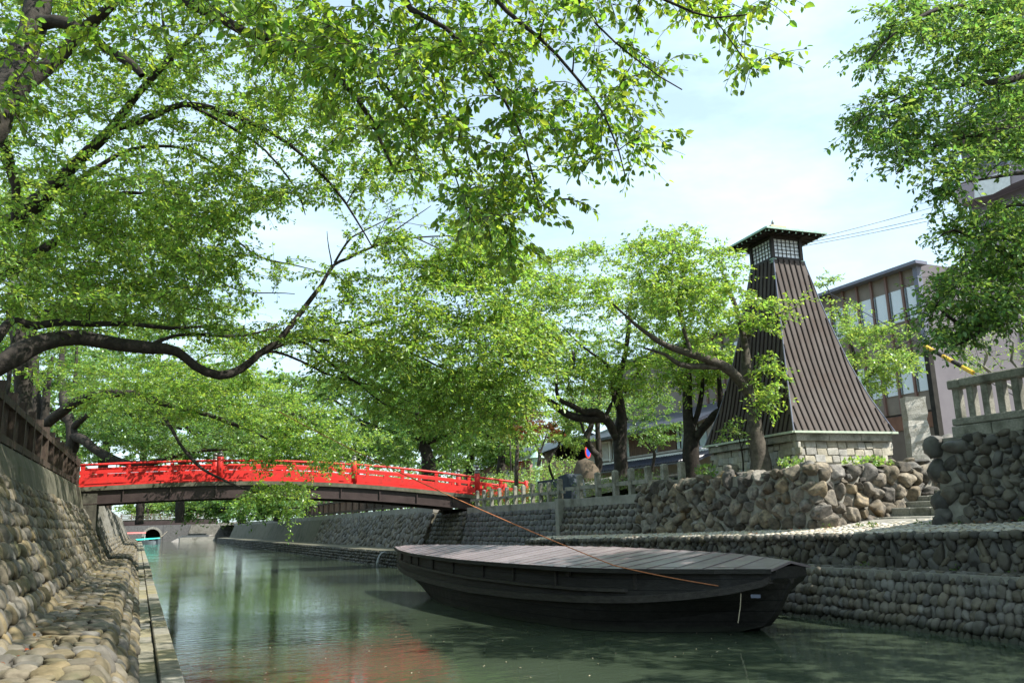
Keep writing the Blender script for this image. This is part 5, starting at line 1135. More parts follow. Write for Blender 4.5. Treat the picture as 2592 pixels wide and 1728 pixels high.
# third tree: the long dark bough that dips and rises
tree('cherry_tree', 'third cherry tree, thick dark bough dipping over the canal and fanning out right', (-3.5, 14.5, 3.3), [
    [((-3.5, 14.5, 3.2), 0.3), ((-3.3, 14.6, 3.6), 0.27), (-40, 855, 11.2, 0.151), (30, 815, 11.4, 0.140), (95, 780, 11.7, 0.133), (180, 770, 12, 0.122), (270, 785, 12.3, 0.108), (345, 793, 12.6, 0.094), (405, 800, 12.9, 0.083), (445, 835, 13.1, 0.076), (500, 857, 13.3, 0.072), (552, 842, 13.5, 0.068), (597, 806, 13.6, 0.061), (650, 765, 13.8, 0.052), (700, 705, 14, 0.043), (740, 650, 14.2, 0.036), (768, 603, 14.4, 0.030), (800, 588, 14.5, 0.026), (860, 560, 14.7, 0.022), (960, 541, 14.9, 0.016), (1070, 536, 15.1, 0.009)],
    [(768, 603, 14.4, 0.024), (795, 560, 14.4, 0.020), (830, 535, 14.5, 0.016), (900, 500, 14.6, 0.009)],
    [(763, 610, 14.4, 0.014), (757, 570, 14.3, 0.010), (752, 530, 14.2, 0.006)],
    [(860, 562, 14.7, 0.017), (905, 530, 14.8, 0.013), (990, 470, 15, 0.007)],
    [(590, 812, 13.6, 0.050), (650, 788, 13.9, 0.043), (720, 778, 14.2, 0.037), (800, 785, 14.5, 0.032), (875, 785, 14.9, 0.027), (953, 810, 15.3, 0.022), (1011, 838, 15.6, 0.016), (1069, 863, 15.9, 0.011), (1150, 920, 16.2, 0.006)],
    [(760, 782, 14.4, 0.025), (838, 748, 14.7, 0.022), (905, 730, 15, 0.019), (968, 715, 15.3, 0.015), (1020, 725, 15.5, 0.012), (1084, 747, 15.8, 0.009), (1150, 800, 16, 0.005)],
    [(540, 850, 13.5, 0.036), (600, 815, 14.2, 0.032), (635, 806, 14.6, 0.029), (693, 827, 15, 0.024), (751, 857, 15.4, 0.020), (809, 871, 15.8, 0.014), (881, 893, 16.2, 0.009), (960, 930, 16.6, 0.005)],
    [(690, 780, 14.1, 0.029), (735, 810, 14.6, 0.024), (780, 850, 15, 0.022), (830, 885, 15.4, 0.019), (880, 925, 15.8, 0.014), (954, 950, 16.2, 0.009), (1040, 985, 16.6, 0.005)],
    [(-30, 800, 11.4, 0.108), (0, 763, 11.6, 0.072), (29, 731, 11.8, 0.065), (72, 743, 12, 0.063), (130, 736, 12.3, 0.058), (200, 738, 12.6, 0.050), (300, 738, 13, 0.040), (390, 748, 13.4, 0.029), (480, 740, 13.8, 0.018)],
    [(345, 793, 12.6, 0.036), (400, 772, 12.9, 0.032), (470, 768, 13.2, 0.029), (560, 770, 13.6, 0.022), (640, 745, 14, 0.013)],
    [(950, 545, 14.9, 0.014), (1040, 590, 15.2, 0.011), (1110, 650, 15.5, 0.006)]],
    [dict(poly=[(-40, 660), (300, 650), (520, 720), (640, 735), (720, 700), (800, 620), (900, 640), (960, 600), (1090, 610), (1200, 670), (1290, 760), (1290, 850), (1200, 900), (1080, 900), (940, 850), (760, 840), (640, 790), (560, 810), (470, 810), (380, 760), (-40, 740)], d=(12.5, 17), n=430, pad=4),
     dict(poly=[(790, 540), (900, 480), (1060, 500), (1190, 560), (1240, 640), (1160, 700), (1000, 640), (860, 600)], d=(14, 16), n=150, pad=4, holes=[SKYGAP2]),
     dict(poly=[(640, 800), (900, 820), (1100, 850), (1240, 900), (1260, 990), (1180, 1020), (1060, 1000), (940, 985), (840, 950), (760, 900)], d=(15, 17), n=165, pad=5, droop=0.3),
     dict(poly=[(1090, 640), (1220, 690), (1300, 790), (1240, 860), (1260, 960), (1180, 940), (1080, 840)], d=(14.5, 16.5), n=95, pad=5, droop=0.3)],
    'leaf', 0.078, 103, spray=(0.35, 0.7), nl=(14, 21), sub=3, group=G1)
tree('cherry_tree', 'straight-trunked cherry tree beside the lamp post at the left edge', (-3.6, 25, 3.3), [
    [((-3.6, 25.2, 3.2), 0.30), (42, 1010, 21.3, 0.26), (50, 930, 21.3, 0.23), (48, 850, 21.3, 0.22), (30, 700, 21.5, 0.2), (40, 600, 21.6, 0.17), (90, 480, 21.8, 0.12), (160, 380, 22, 0.07)],
    [(44, 800, 21.4, 0.14), (130, 700, 22, 0.10), (260, 660, 22.6, 0.07), (400, 690, 23.2, 0.045), (520, 740, 24, 0.02)],
    [(40, 620, 21.6, 0.12), (0, 500, 21, 0.1), (-20, 400, 20.6, 0.06)]],
    [dict(poly=[(-40, 420), (300, 400), (540, 480), (560, 640), (620, 760), (600, 900), (420, 940), (300, 860), (-40, 900)], d=(19, 25), n=620, pad=7, holes=[SKYGAP])],
    'leaf', 0.10, 104, spray=(0.4, 0.8), nl=(14, 20), sub=3, group=G1, two=False)
tree('cherry_tree', 'twin-trunked cherry tree behind the left fence, limb arching towards the bridge', (-3.7, 33, 3.3), [
    [((-3.7, 33, 3.2), 0.3), (84, 1020, 28.4, 0.26), (84, 950, 28.4, 0.2), (80, 870, 28.5, 0.18), (76, 760, 28.6, 0.14), (90, 640, 29, 0.08)],
    [(84, 1010, 28.4, 0.2), (100, 975, 28.3, 0.17), (105, 900, 28.3, 0.12), (120, 820, 28.5, 0.08)],
    [(80, 1000, 28.4, 0.24), (100, 978, 28.2, 0.2), (130, 955, 28, 0.18), (174, 925, 27.8, 0.16), (227, 908, 27.6, 0.15), (300, 905, 27.4, 0.13), (380, 930, 27.2, 0.11), (460, 950, 27, 0.085), (560, 985, 26.6, 0.05), (640, 1020, 26.4, 0.03)],
    [(340, 918, 27.3, 0.07), (391, 980, 26, 0.055), (416, 1026, 25.5, 0.05), (460, 1077, 25.2, 0.045), (506, 1103, 25, 0.035), (552, 1123, 25, 0.025), (620, 1145, 25, 0.012)],
    [(460, 950, 27, 0.05), (520, 930, 27.2, 0.04), (640, 940, 27.5, 0.025), (760, 990, 27.8, 0.012)]],
    [dict(poly=[(100, 840), (420, 830), (640, 880), (800, 940), (880, 1010), (830, 1060), (700, 1050), (560, 1040), (420, 1000), (300, 960), (180, 960)], d=(24.5, 29), n=520, pad=7),
     dict(poly=[(530, 1108), (690, 1105), (715, 1150), (690, 1175), (655, 1200), (640, 1240), (612, 1225), (605, 1175), (560, 1150)], d=(24.5, 25.5), n=48, pad=6, droop=0.5),
     dict(poly=[(560, 1040), (820, 1050), (840, 1075), (700, 1085), (580, 1075)], d=(25, 26.5), n=28, pad=5, droop=0.5)],
    'leaf', 0.10, 105, spray=(0.35, 0.7), nl=(14, 20), sub=3, group=G1, two=False)
tree('cherry_tree', 'cherry tree at the left bridge end, black limb sagging over the red handrail', (-3.8, 40, 3.3), [
    [((-3.8, 40, 3.2), 0.3), (160, 1040, 35, 0.27), (165, 990, 35, 0.24), (150, 930, 35.2, 0.2), (140, 850, 35.5, 0.15), (150, 760, 36, 0.08)],
    [(165, 1000, 35, 0.2), (190, 1008, 34.6, 0.19), (225, 1035, 34.2, 0.18), (275, 1058, 33.8, 0.16), (330, 1064, 33.5, 0.14), (380, 1052, 33.3, 0.11), (440, 1035, 33, 0.08), (520, 1030, 32.6, 0.04)],
    [(165, 985, 35, 0.16), (210, 950, 34.6, 0.13), (270, 945, 34.2, 0.1), (340, 965, 33.8, 0.08), (420, 985, 33.4, 0.05)]],
    [dict(poly=[(170, 900), (420, 900), (560, 950), (620, 1010), (560, 1050), (440, 1050), (300, 1040), (220, 1000)], d=(31, 37), n=470, pad=7)],
    'leaf_deep', 0.12, 106, spray=(0.4, 0.8), nl=(14, 20), sub=3, group=G1, two=False)
# ---- right bank
tree('cherry_tree', 'leaning cherry tree with thick grey trunk on the boulder wall before the lighthouse', (13.6, 15.8, 2.75), [
    [((13.6, 15.8, 2.6), 0.36), (1748, 1060, 20, 0.25), (1738, 1010, 20, 0.19), (1733, 960, 20, 0.165), (1722, 905, 20, 0.155), (1716, 850, 20, 0.12), (1712, 780, 20, 0.09), (1690, 700, 20, 0.06), (1660, 620, 20, 0.03)],
    [(1722, 915, 20, 0.14), (1700, 878, 19.8, 0.13), (1668, 846, 19.5, 0.12), (1630, 830, 19.2, 0.11), (1585, 815, 19, 0.095), (1530, 797, 18.8, 0.07), (1470, 760, 18.6, 0.045), (1400, 700, 18.5, 0.025)],
    [(1660, 843, 19.4, 0.08), (1610, 842, 19.2, 0.07), (1560, 838, 19, 0.06), (1530, 815, 18.9, 0.045), (1480, 800, 18.8, 0.025)],
    [(1712, 780, 20, 0.06), (1760, 740, 19.8, 0.035), (1830, 710, 19.6, 0.015)],
    [(1722, 900, 20, 0.05), (1750, 860, 19.7, 0.03), (1775, 850, 19.5, 0.015)],
    [(1590, 815, 19, 0.05), (1560, 720, 19, 0.035), (1540, 620, 19, 0.02), (1550, 540, 19, 0.01)]],
    [dict(poly=[(1440, 560), (1500, 530), (1560, 505), (1640, 550), (1710, 590), (1735, 680), (1700, 800), (1600, 830), (1500, 800), (1440, 740)], d=(17.8, 20.5), n=230, pad=6),
     dict(poly=[(1700, 680), (1800, 680), (1855, 702), (1800, 740), (1740, 760), (1700, 760)], d=(19, 19.8), n=26, pad=5),
     dict(poly=[(1720, 770), (1765, 800), (1800, 860), (1790, 890), (1770, 950), (1740, 940), (1725, 850)], d=(19.2, 19.8), n=30, pad=6, droop=0.6)],
    'leaf', 0.095, 111, bark='bark_l', spray=(0.3, 0.6), nl=(14, 20), sub=3, group=G2, two=False)
tree('cherry_tree', 'dark cherry tree with long crooked left limb, behind the granite post fence', (14.2, 23.2, 2.5), [
    [((14.2, 23.2, 2.3), 0.3), (1427, 1085, 27, 0.26), (1424, 1010, 27, 0.22), (1428, 960, 27, 0.19), (1421, 904, 27, 0.14), (1420, 868, 27, 0.12), (1435, 820, 27, 0.09), (1445, 740, 27, 0.06), (1450, 660, 27, 0.03)],
    [(1420, 1015, 27, 0.16), (1408, 990, 26.8, 0.15), (1391, 961, 26.6, 0.15), (1359, 962, 26.4, 0.14), (1312, 954, 26, 0.13), (1267, 923, 25.6, 0.10), (1240, 909, 25.4, 0.07), (1215, 900, 25.2, 0.04)],
    [(1391, 962, 26.6, 0.13), (1369, 945, 26.3, 0.12), (1343, 946, 26.1, 0.11), (1312, 930, 25.8, 0.09), (1283, 914, 25.5, 0.06), (1278, 860, 25.3, 0.04), (1275, 800, 25.2, 0.02)],
    [(1436, 965, 27, 0.12), (1415, 925, 26.8, 0.10), (1407, 895, 26.7, 0.08), (1405, 870, 26.7, 0.05)],
    [(1391, 955, 26.6, 0.08), (1410, 915, 26.9, 0.05), (1420, 860, 27, 0.03)],
    [(1420, 868, 27, 0.07), (1385, 830, 26.6, 0.05), (1330, 790, 26.2, 0.03), (1280, 740, 26, 0.015)],
    [(1435, 900, 27, 0.07), (1470, 850, 27.2, 0.045), (1500, 800, 27.3, 0.03)]],
    [dict(poly=[(1190, 610), (1240, 590), (1300, 570), (1400, 515), (1450, 540), (1470, 620), (1560, 700), (1560, 830), (1460, 860), (1340, 880), (1240, 860), (1200, 780), (1170, 690)], d=(24, 28.5), n=420, pad=7),
     dict(poly=[(1200, 850), (1480, 850), (1540, 900), (1400, 920), (1300, 900)], d=(25, 28), n=60, pad=5)],
    'leaf', 0.11, 112, spray=(0.4, 0.8), nl=(14, 20), sub=3, group=G2, two=False)
tree('cherry_tree', 'dark forked cherry trunk just left of the lighthouse, before the timber house', (14.8, 20.2, 2.6), [
    [((14.8, 20.2, 2.5), 0.3), (1586, 1085, 24.4, 0.25), (1585, 1012, 24.4, 0.22), (1578, 930, 24.4, 0.15), (1580, 860, 24.4, 0.12), (1575, 780, 24.4, 0.08), (1560, 690, 24.4, 0.04)],
    [(1588, 1018, 24.4, 0.14), (1612, 985, 24.2, 0.13), (1640, 952, 24, 0.12), (1655, 933, 23.9, 0.10), (1650, 870, 23.8, 0.07), (1640, 780, 23.8, 0.04)],
    [(1590, 980, 24.4, 0.09), (1604, 930, 24.3, 0.075), (1612, 880, 24.2, 0.06), (1611, 820, 24.2, 0.03)],
    [(1578, 900, 24.4, 0.08), (1555, 870, 24.5, 0.06), (1545, 840, 24.5, 0.04)]],
    [dict(poly=[(1480, 650), (1620, 620), (1720, 700), (1730, 800), (1690, 870), (1560, 890), (1500, 840)], d=(22.5, 26), n=210, pad=7),
     dict(poly=[(1500, 860), (1690, 850), (1680, 940), (1620, 900), (1530, 930)], d=(23, 26), n=40, pad=5)],
    'leaf', 0.11, 113, spray=(0.4, 0.8), nl=(14, 20), sub=3, group=G2, two=False)
tree('cherry_tree', 'crooked slim trunk rising behind the memorial boulder', (16.2, 29.5, 2.5), [
    [((16.2, 29.5, 2.4), 0.2), (1376, 1060, 33.5, 0.17), (1362, 1035, 33.5, 0.15), (1347, 1005, 33.5, 0.13), (1360, 968, 33.5, 0.11), (1362, 900, 33.5, 0.08), (1340, 820, 33.5, 0.05)],
    [(1378, 1050, 33.6, 0.12), (1372, 985, 33.6, 0.11), (1375, 900, 33.7, 0.08), (1390, 820, 33.8, 0.04)],
    [(1345, 1000, 33.5, 0.05), (1320, 930, 33.3, 0.05), (1300, 860, 33.2, 0.04)]],
    [dict(poly=[(1230, 780), (1420, 760), (1520, 820), (1500, 930), (1440, 960), (1300, 950), (1240, 890)], d=(31, 36), n=120, pad=6)],
    'leaf_far', 0.13, 114, spray=(0.4, 0.8), nl=(8, 12), sub=3, group=G2, two=False)
tree('cherry_tree', 'broad cherry tree with a forked trunk directly behind the red bridge', (15.4, 46, 2.5), [
    [((15.4, 46, 2.4), 0.5), (984, 1060, 48, 0.4), (976, 1025, 48, 0.34), (968, 1000, 48, 0.22), (962, 950, 48, 0.14), (970, 880, 48, 0.08)],
    [(975, 1020, 48, 0.22), (950, 1000, 47.6, 0.2), (915, 990, 47.2, 0.16), (880, 985, 47, 0.10), (820, 960, 47, 0.05)],
    [(985, 1015, 48, 0.18), (1020, 1000, 48.4, 0.14), (1060, 985, 48.8, 0.09), (1110, 960, 49, 0.05)]],
    [dict(poly=[(790, 900), (860, 860), (930, 830), (1010, 850), (1130, 850), (1190, 900), (1180, 990), (1060, 1030), (1000, 1020), (900, 1010), (800, 1020)], d=(44, 51), n=520, pad=8)],
    'leaf_deep', 0.17, 115, spray=(0.6, 1.1), nl=(14, 20), sub=3, group=G2, two=False)
tree('young_maple', 'young maple with reddish brown leaves and a stake beside the bridge end', (14.6, 32.3, 2.5), [
    [((14.6, 32.3, 2.4), 0.09), (1186, 1075, 35, 0.09), (1188, 1030, 35, 0.07), (1185, 985, 35, 0.05), (1180, 940, 35, 0.02)],
    [(1237, 1070, 33, 0.09), (1240, 1040, 33, 0.07), (1228, 1010, 33, 0.035), (1215, 980, 33, 0.02)],
    [(1240, 1040, 33, 0.05), (1252, 1005, 33, 0.03), (1262, 970, 33, 0.02)]],
    [dict(poly=[(1160, 950), (1230, 930), (1290, 960), (1295, 1010), (1250, 1020), (1210, 990), (1170, 1010)], d=(33, 36), n=70, pad=6)],
    'leaf_maple', 0.11, 116, bark='bark_l', spray=(0.2, 0.4), nl=(14, 20), sub=3, group='young ornamental trees', two=False)
tree('young_maple', 'round bright green young maple in front of the timber house', (17, 26.5, 2.5), [
    [((17, 26.5, 2.4), 0.07), (1500, 1065, 31, 0.06), (1502, 1030, 31, 0.05), (1500, 990, 31, 0.02)],
    [(1502, 1040, 31, 0.03), (1480, 1010, 31, 0.02), (1460, 985, 31, 0.01)], [(1502, 1040, 31, 0.03), (1520, 1005, 31, 0.02), (1540, 975, 31, 0.01)]],
    [dict(poly=[(1440, 930), (1480, 900), (1530, 900), (1570, 940), (1572, 1000), (1530, 1020), (1470, 1015), (1440, 985)], d=(29.5, 32.5), n=120, pad=9)],
    'leaf_deep', 0.085, 117, spray=(0.2, 0.4), nl=(12, 18), sub=3, group='young ornamental trees', two=False)
tree('young_maple', 'pale green young tree left of the memorial boulder', (15.8, 30, 2.5), [
    [((15.8, 30, 2.4), 0.07), (1262, 1070, 33, 0.05), (1285, 1020, 34, 0.04), (1300, 980, 34, 0.02)]],
    [dict(poly=[(1262, 960), (1310, 930), (1350, 960), (1350, 1010), (1320, 1040), (1275, 1030), (1258, 1000)], d=(33, 36), n=80, pad=7)],
    'leaf_lime', 0.11, 118, spray=(0.2, 0.45), nl=(10, 15), sub=3, group='young ornamental trees', two=False)
tree('sapling', 'thin lime green sapling beside the leaning trunk', (13.7, 17, 2.8), [
    [((13.6, 16.4, 2.7), 0.02), (1706, 1040, 20.2, 0.018), (1698, 1000, 20.2, 0.014), (1690, 960, 20.2, 0.008)], [(1704, 1030, 20.2, 0.012), (1712, 1000, 20.2, 0.008), (1700, 970, 20.2, 0.005)]],
    [dict(poly=[(1640, 990), (1680, 955), (1720, 960), (1722, 1000), (1700, 1020), (1650, 1030)], d=(19.9, 20.5), n=24, pad=3)],
    'leaf_lime', 0.075, 119, spray=(0.12, 0.3), nl=(5, 8), sub=2, group='young ornamental trees', two=False)
tree('cherry_tree', 'lime green cherry tree right of the lighthouse, before the office windows', (22, 24, 2.7), [
    [((21.5, 24, 2.6), 0.2), (1975, 1040, 30, 0.16), (1968, 960, 30, 0.12), (1965, 880, 30, 0.09), (1960, 800, 30, 0.06), (1920, 700, 30, 0.03)],
    [(1966, 900, 30, 0.07), (2010, 850, 29.6, 0.05), (2060, 800, 29.4, 0.03), (2100, 780, 29.2, 0.015)], [(1920, 700, 30, 0.03), (1900, 660, 30, 0.02), (1880, 640, 30, 0.01)]],
    [dict(poly=[(1900, 690), (1950, 695), (1980, 680), (1960, 740), (2010, 750), (2060, 740), (2110, 790), (2120, 830), (2070, 870), (2020, 910), (1985, 915), (1955, 850), (1920, 770)], d=(28, 31), n=190, pad=7),
     dict(poly=[(1870, 630), (1920, 630), (1915, 660), (1880, 670)], d=(29, 30), n=8, pad=3)],
    'leaf_lime', 0.12, 120, spray=(0.35, 0.7), nl=(9, 13), sub=3, group=G2, two=False)
tree('broadleaf_tree', 'tree at the upper right edge, its pale green drooping boughs reaching over the sky', (14.4, 5.6, 2.96), [
    [((14.4, 5.6, 2.9), 0.26), ((14.3, 5.6, 4.6), 0.2), (2480, 300, 12.00, 0.144), (2400, 160, 11.68, 0.096), (2300, 60, 11.36, 0.064), (2180, 30, 11.04, 0.040), (2060, 80, 10.72, 0.020), (1980, 160, 10.56, 0.008)],
    [(2400, 160, 11.68, 0.072), (2300, 190, 11.36, 0.048), (2180, 200, 11.04, 0.032), (2060, 230, 10.80, 0.016), (1960, 290, 10.56, 0.008)],
    [(2480, 300, 12.00, 0.096), (2380, 290, 11.60, 0.056), (2240, 310, 11.20, 0.032), (2120, 350, 11.04, 0.016), (2060, 400, 10.88, 0.008)],
    [(2480, 300, 12.00, 0.080), (2400, 380, 11.68, 0.040), (2300, 400, 11.44, 0.024), (2200, 420, 11.28, 0.010)],
    [(2400, 160, 11.68, 0.056), (2420, 0, 11.20, 0.040), (2300, -60, 10.80, 0.024), (2150, -40, 10.40, 0.012)]],
    [dict(poly=[(2060, -60), (2420, -60), (2420, 380), (2330, 390), (2250, 350), (2200, 400), (2120, 400), (2060, 420), (2040, 370), (1985, 365), (2040, 270), (1910, 330), (1960, 200), (1925, 170), (1990, 60)], d=(10.24, 12.40), n=270, pad=5, droop=0.4),
     dict(poly=[(2200, 60), (2420, 0), (2420, 380), (2320, 380), (2220, 330)], d=(11.20, 13.20), n=70, pad=6, droop=0.3),
     dict(poly=[(2150, 400), (2220, 380), (2210, 430), (2140, 480), (2110, 490)], d=(10.88, 11.44), n=13, pad=3, droop=0.6),
     dict(poly=[(2620, -400), (3300, -400), (3300, 420), (2700, 400)], d=(7.20, 10.00), n=200, pad=7)],
    'leaf_deep', 0.082, 121, spray=(0.3, 0.6), nl=(14, 20), sub=3, group=G2, droop=0.5)
tree('broadleaf_tree', 'dark dense tree at the right edge, thick black limb above the balustrade', (14.2, 6.9, 2.96), [
    [((14.2, 6.9, 2.9), 0.27), ((14.1, 6.9, 3.8), 0.24), (2440, 740, 12.16, 0.176), (2400, 700, 12.08, 0.160), (2352, 682, 12.00, 0.136), (2320, 700, 11.92, 0.104), (2280, 740, 11.84, 0.056), (2200, 740, 11.68, 0.032), (2150, 700, 11.52, 0.016)],
    [(2390, 695, 12.08, 0.096), (2340, 600, 11.84, 0.056), (2260, 560, 11.68, 0.040), (2190, 530, 11.52, 0.020), (2150, 550, 11.44, 0.008)],
    [(2390, 695, 12.08, 0.080), (2420, 560, 11.84, 0.056), (2360, 470, 11.68, 0.032), (2300, 480, 11.60, 0.016)],
    [(2280, 740, 11.84, 0.040), (2230, 780, 11.68, 0.024), (2190, 800, 11.60, 0.010)]],
    [dict(poly=[(2150, 500), (2230, 470), (2300, 440), (2350, 400), (2420, 400), (2420, 740), (2352, 735), (2280, 760), (2200, 745), (2130, 730), (2120, 640), (2170, 600), (2200, 560), (2130, 570)], d=(11.04, 12.80), n=260, pad=7, droop=0.5),
     dict(poly=[(2130, 740), (2260, 740), (2200, 820), (2150, 790)], d=(11.36, 12.00), n=22, pad=4, droop=0.6),
     dict(poly=[(2600, 400), (3300, 300), (3300, 760), (2600, 740)], d=(8.00, 10.40), n=150, pad=7)],
    'leaf_deep', 0.078, 122, spray=(0.3, 0.55), nl=(10, 15), sub=3, group=G2, droop=0.5)
tree('sparse_tree', 'sparse twiggy tree with small pale leaves just above the balustrade', (21, 11, 2.9), [
    [((21, 11, 2.8), 0.08), (2290, 870, 21, 0.05), (2270, 810, 21, 0.04), (2240, 780, 21, 0.02)], [((21, 11, 3.4), 0.06), (2350, 860, 21, 0.04), (2330, 790, 21, 0.03), (2300, 765, 21, 0.012)], [(2285, 860, 21, 0.02), (2200, 800, 20.6, 0.01)]],
    [dict(poly=[(2150, 770), (2240, 760), (2352, 755), (2400, 760), (2400, 840), (2300, 860), (2200, 855)], d=(20, 22), n=62, pad=3)],
    'leaf_lime', 0.07, 123, bark='granite', spray=(0.25, 0.5), nl=(6, 10), sub=2, group=G2, two=False)
# ---- far trees
def far_tree(label, x, y, d_, poly, n, ll, seed, mat='leaf_far', dd=4, z=2.6, name='distant_tree', holes=[]):
    d = d_; k_ = min(1.0, 45 / d); b = F(x, y, d); xs_ = [p[0] for p in poly]; ys_ = [p[1] for p in poly]; cx_, cy_ = sum(xs_) / len(xs_), sum(ys_) / len(ys_)
    tree(name, label, (b[0], b[1], z), [[((b[0], b[1], z - 0.2), d * 0.008 * k_), (x, y - 10, d, d * 0.007 * k_), ((x + cx_) / 2, (y + cy_) / 2, d, d * 0.005 * k_), (cx_, cy_, d, d * 0.003 * k_), (cx_ + 10, min(ys_) + 20, d, d * 0.001 * k_)],
        [((x + cx_) / 2, (y + cy_) / 2, d, d * 0.004 * k_), ((x + min(xs_)) / 2, cy_, d - 1, d * 0.002 * k_), (min(xs_) + 20, cy_, d - 2, d * 0.001 * k_)], [((x + cx_) / 2, (y + cy_) / 2, d, d * 0.004 * k_), ((x + max(xs_)) / 2, cy_, d - 1, d * 0.002 * k_), (max(xs_) - 20, cy_, d - 2, d * 0.001 * k_)]],
        [dict(poly=poly, d=(d - dd, d + dd), n=n, pad=8, holes=holes)], mat, ll, seed, spray=(0.012 * d, 0.024 * d), nl=(12, 18), sub=3, group=G3, two=False, wr=0.6)
far_tree('distant tree on the left bank behind the sagging limb', 240, 1050, 52, [(60, 800), (300, 780), (420, 860), (440, 980), (400, 1060), (180, 1060), (100, 980)], 430, 0.20, 201)
far_tree('distant tree seen between the left boughs just above the red handrail', 420, 1060, 64, [(340, 850), (520, 830), (600, 900), (620, 1000), (560, 1062), (380, 1062)], 430, 0.24, 202)
far_tree('pale distant tree above the middle of the red bridge', 640, 1060, 80, [(540, 880), (640, 850), (760, 870), (800, 960), (780, 1070), (580, 1070)], 430, 0.32, 203)
far_tree('pale distant tree rising right of the bridge centre, topmost of the far trees', 820, 1060, 72, [(720, 860), (860, 810), (960, 815), (1010, 870), (980, 960), (900, 1060), (740, 1070)], 460, 0.30, 204)
far_tree('distant tree behind the forked cherry, over the right half of the bridge', 1080, 1070, 66, [(960, 870), (1100, 840), (1200, 860), (1240, 950), (1200, 1060), (1000, 1075)], 420, 0.27, 205, mat='leaf_lime')
far_tree('distant tree beyond the right bridge end, left of the pink house', 1150, 1075, 58, [(1060, 930), (1180, 880), (1250, 930), (1230, 1040), (1150, 1080), (1070, 1075)], 190, 0.24, 206)
far_tree('distant green tree seen between the house and the crooked trunk', 1290, 1040, 62, [(1230, 850), (1360, 830), (1440, 870), (1420, 960), (1320, 1000), (1240, 980)], 130, 0.24, 207, mat='leaf_lime')
far_tree('distant tree whose top shows over the timber house roof', 1600, 1000, 62, [(1500, 830), (1620, 800), (1720, 830), (1700, 940), (1560, 930)], 110, 0.24, 208)
far_tree('far lime tree glimpsed under the bridge above the distant footbridge', 340, 1168, 175, [(283, 1140), (400, 1135), (430, 1174), (283, 1176)], 110, 0.55, 209, mat='leaf_lime')
far_tree('drooping tree under the bridge hanging over the distant footbridge', 520, 1160, 80, [(340, 1130), (520, 1130), (520, 1165), (507, 1205), (485, 1190), (440, 1165), (440, 1200), (425, 1198), (390, 1165)], 170, 0.24, 210, dd=2)
far_tree('dark bushy tree under the bridge beside the brown fence', 600, 1150, 62, [(505, 1130), (720, 1130), (720, 1165), (640, 1185), (560, 1195), (510, 1185)], 170, 0.22, 211, mat='leaf_deep', dd=3)
far_tree('dark dense tree on the left bank just behind the wooden fence and trunks', 150, 1040, 44, [(-40, 700), (200, 700), (330, 800), (380, 960), (300, 1070), (150, 1070), (60, 1000), (-40, 940)], 420, 0.17, 220, mat='leaf_deep')
far_tree('tall far tree closing the view above the bridge centre', 560, 1060, 100, [(360, 900), (520, 880), (760, 900), (960, 900), (1020, 980), (960, 1075), (400, 1070)], 520, 0.40, 221)
far_tree('far hedge-like tree at the end of the canal behind the footbridge', 420, 1172, 190, [(260, 1120), (560, 1110), (760, 1110), (760, 1172), (270, 1176)], 260, 0.7, 222, mat='leaf_lime', dd=8)
far_tree('wide far tree filling the view low behind the forked cherry and bridge end', 1000, 1080, 88, [(840, 960), (960, 930), (1120, 940), (1240, 970), (1260, 1060), (1200, 1085), (860, 1075)], 420, 0.34, 223)
far_tree('tall far tree on the left bank whose crown rises behind the sagging bough', 330, 1060, 72, [(120, 700), (330, 640), (520, 720), (600, 860), (560, 960), (300, 980), (140, 880)], 420, 0.28, 224)
def hedge_row(label, p0, p1, rad, h, n, ll, mat, seed):
    r = np.random.default_rng(seed); m = int(np.hypot(p1[0] - p0[0], p1[1] - p0[1]) / (rad * 0.8)); C_ = []; R_ = []
    for q in np.linspace(0, 1, m): C_.append((p0[0] + (p1[0] - p0[0]) * q + r.normal() * rad * 0.2, p0[1] + (p1[1] - p0[1]) * q, 2.5 + h * 0.45 + r.normal() * h * 0.08)); R_.append((rad, rad, h * r.uniform(0.5, 0.7)))
    tag(leaf_cloud('shrub_row', C_, R_, n, ll, MT[mat], None, seed), label, 'hedge')
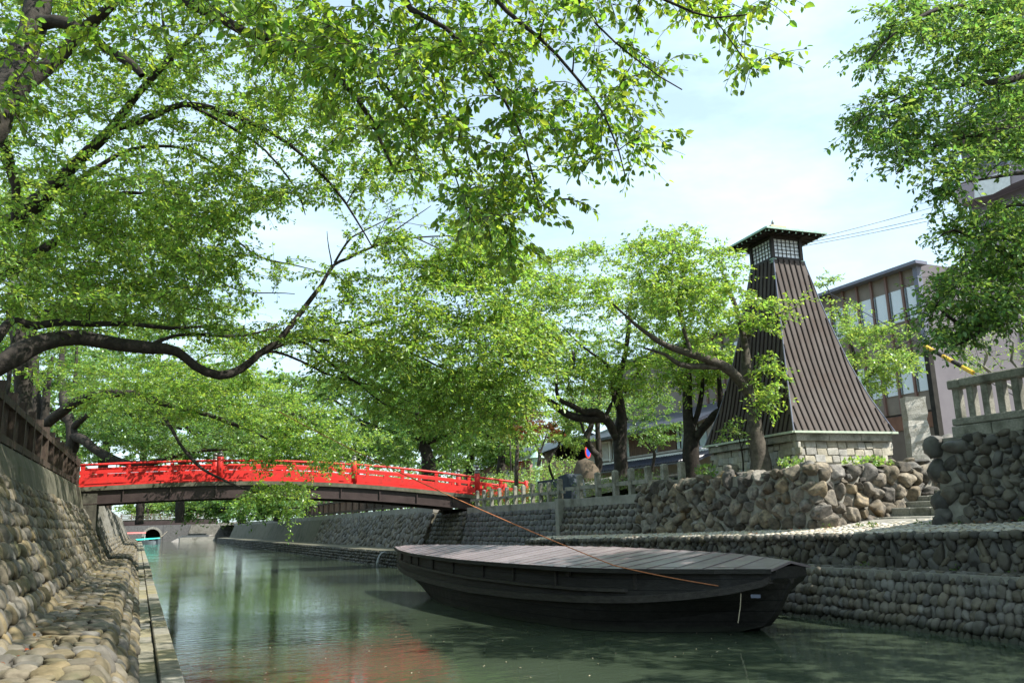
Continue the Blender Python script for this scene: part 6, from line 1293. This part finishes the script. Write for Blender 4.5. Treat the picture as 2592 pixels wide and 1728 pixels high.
hedge_row('row of leafy shrubs along the right bank beyond the red bridge', (15.8, 42), (16.5, 120), 1.3, 3.2, 16000, 0.20, 'leaf_far', 401)
hedge_row('distant line of tall shrubs far behind the red bridge', (17, 98), (75, 80), 2.4, 5.0, 12000, 0.36, 'leaf_far', 402)
hedge_row('row of leafy shrubs behind the left bank fence past the bridge', (-4.6, 38), (-5.5, 125), 1.4, 4.2, 14000, 0.20, 'leaf_far', 403)
hedge_row('light green shrubs in the little park in front of the pink house', (17.5, 33), (20.5, 50), 0.9, 2.1, 7000, 0.13, 'leaf_lime', 404)
# perched bird, floating leaves
p = F(1317, 831, 25.6); t = thing('bird', 'dark bird perched on a crooked cherry limb left of the lighthouse', 'bird', p)
MB().loft([[(p[0] + q * math.cos(k), p[1] + q * math.sin(k), p[2] + z) for k in np.linspace(0, 2 * math.pi, 9)[:-1]] for q, z in ((0.02, -0.26), (0.04, -0.12), (0.08, 0.0), (0.10, 0.1), (0.08, 0.18), (0.055, 0.22), (0.065, 0.28), (0.05, 0.33), (0.01, 0.36))]).build('body', MT['bird'], t, True)
MB().lathe((p[0] - 0.06, p[1] - 0.02, p[2] + 0.28), [(0.02, 0), (0.006, 0.02)], 6).build('beak', MT['black'], t)
r = np.random.default_rng(77); n = 150; P = np.stack([r.uniform(0.7, 10.4, n), r.uniform(8.5, 26, n), np.full(n, 0.006)], 1); P[:70, 1] = r.uniform(8.5, 14, 70)
A = r.normal(size=(n, 3)); A[:, 2] = 0; NN = np.tile([0, 0, 1.0], (n, 1)) + r.normal(size=(n, 3)) * 0.05
tag(leaves_mesh('floating_leaves', P, A, NN, r.uniform(0.02, 0.045, n), MT['rope'], None), kind='stuff')
n = 240; P = np.stack([-0.93 + np.abs(r.normal(size=n)) * 0.12, r.uniform(7, 30, n), np.full(n, 0.84)], 1); A = r.normal(size=(n, 3)); A[:, 2] *= 0.3
tag(leaves_mesh('fallen_leaves', P, A, np.tile([0, 0, 1.0], (n, 1)), r.uniform(0.04, 0.07, n), MT['leaf_maple'], None), kind='stuff')
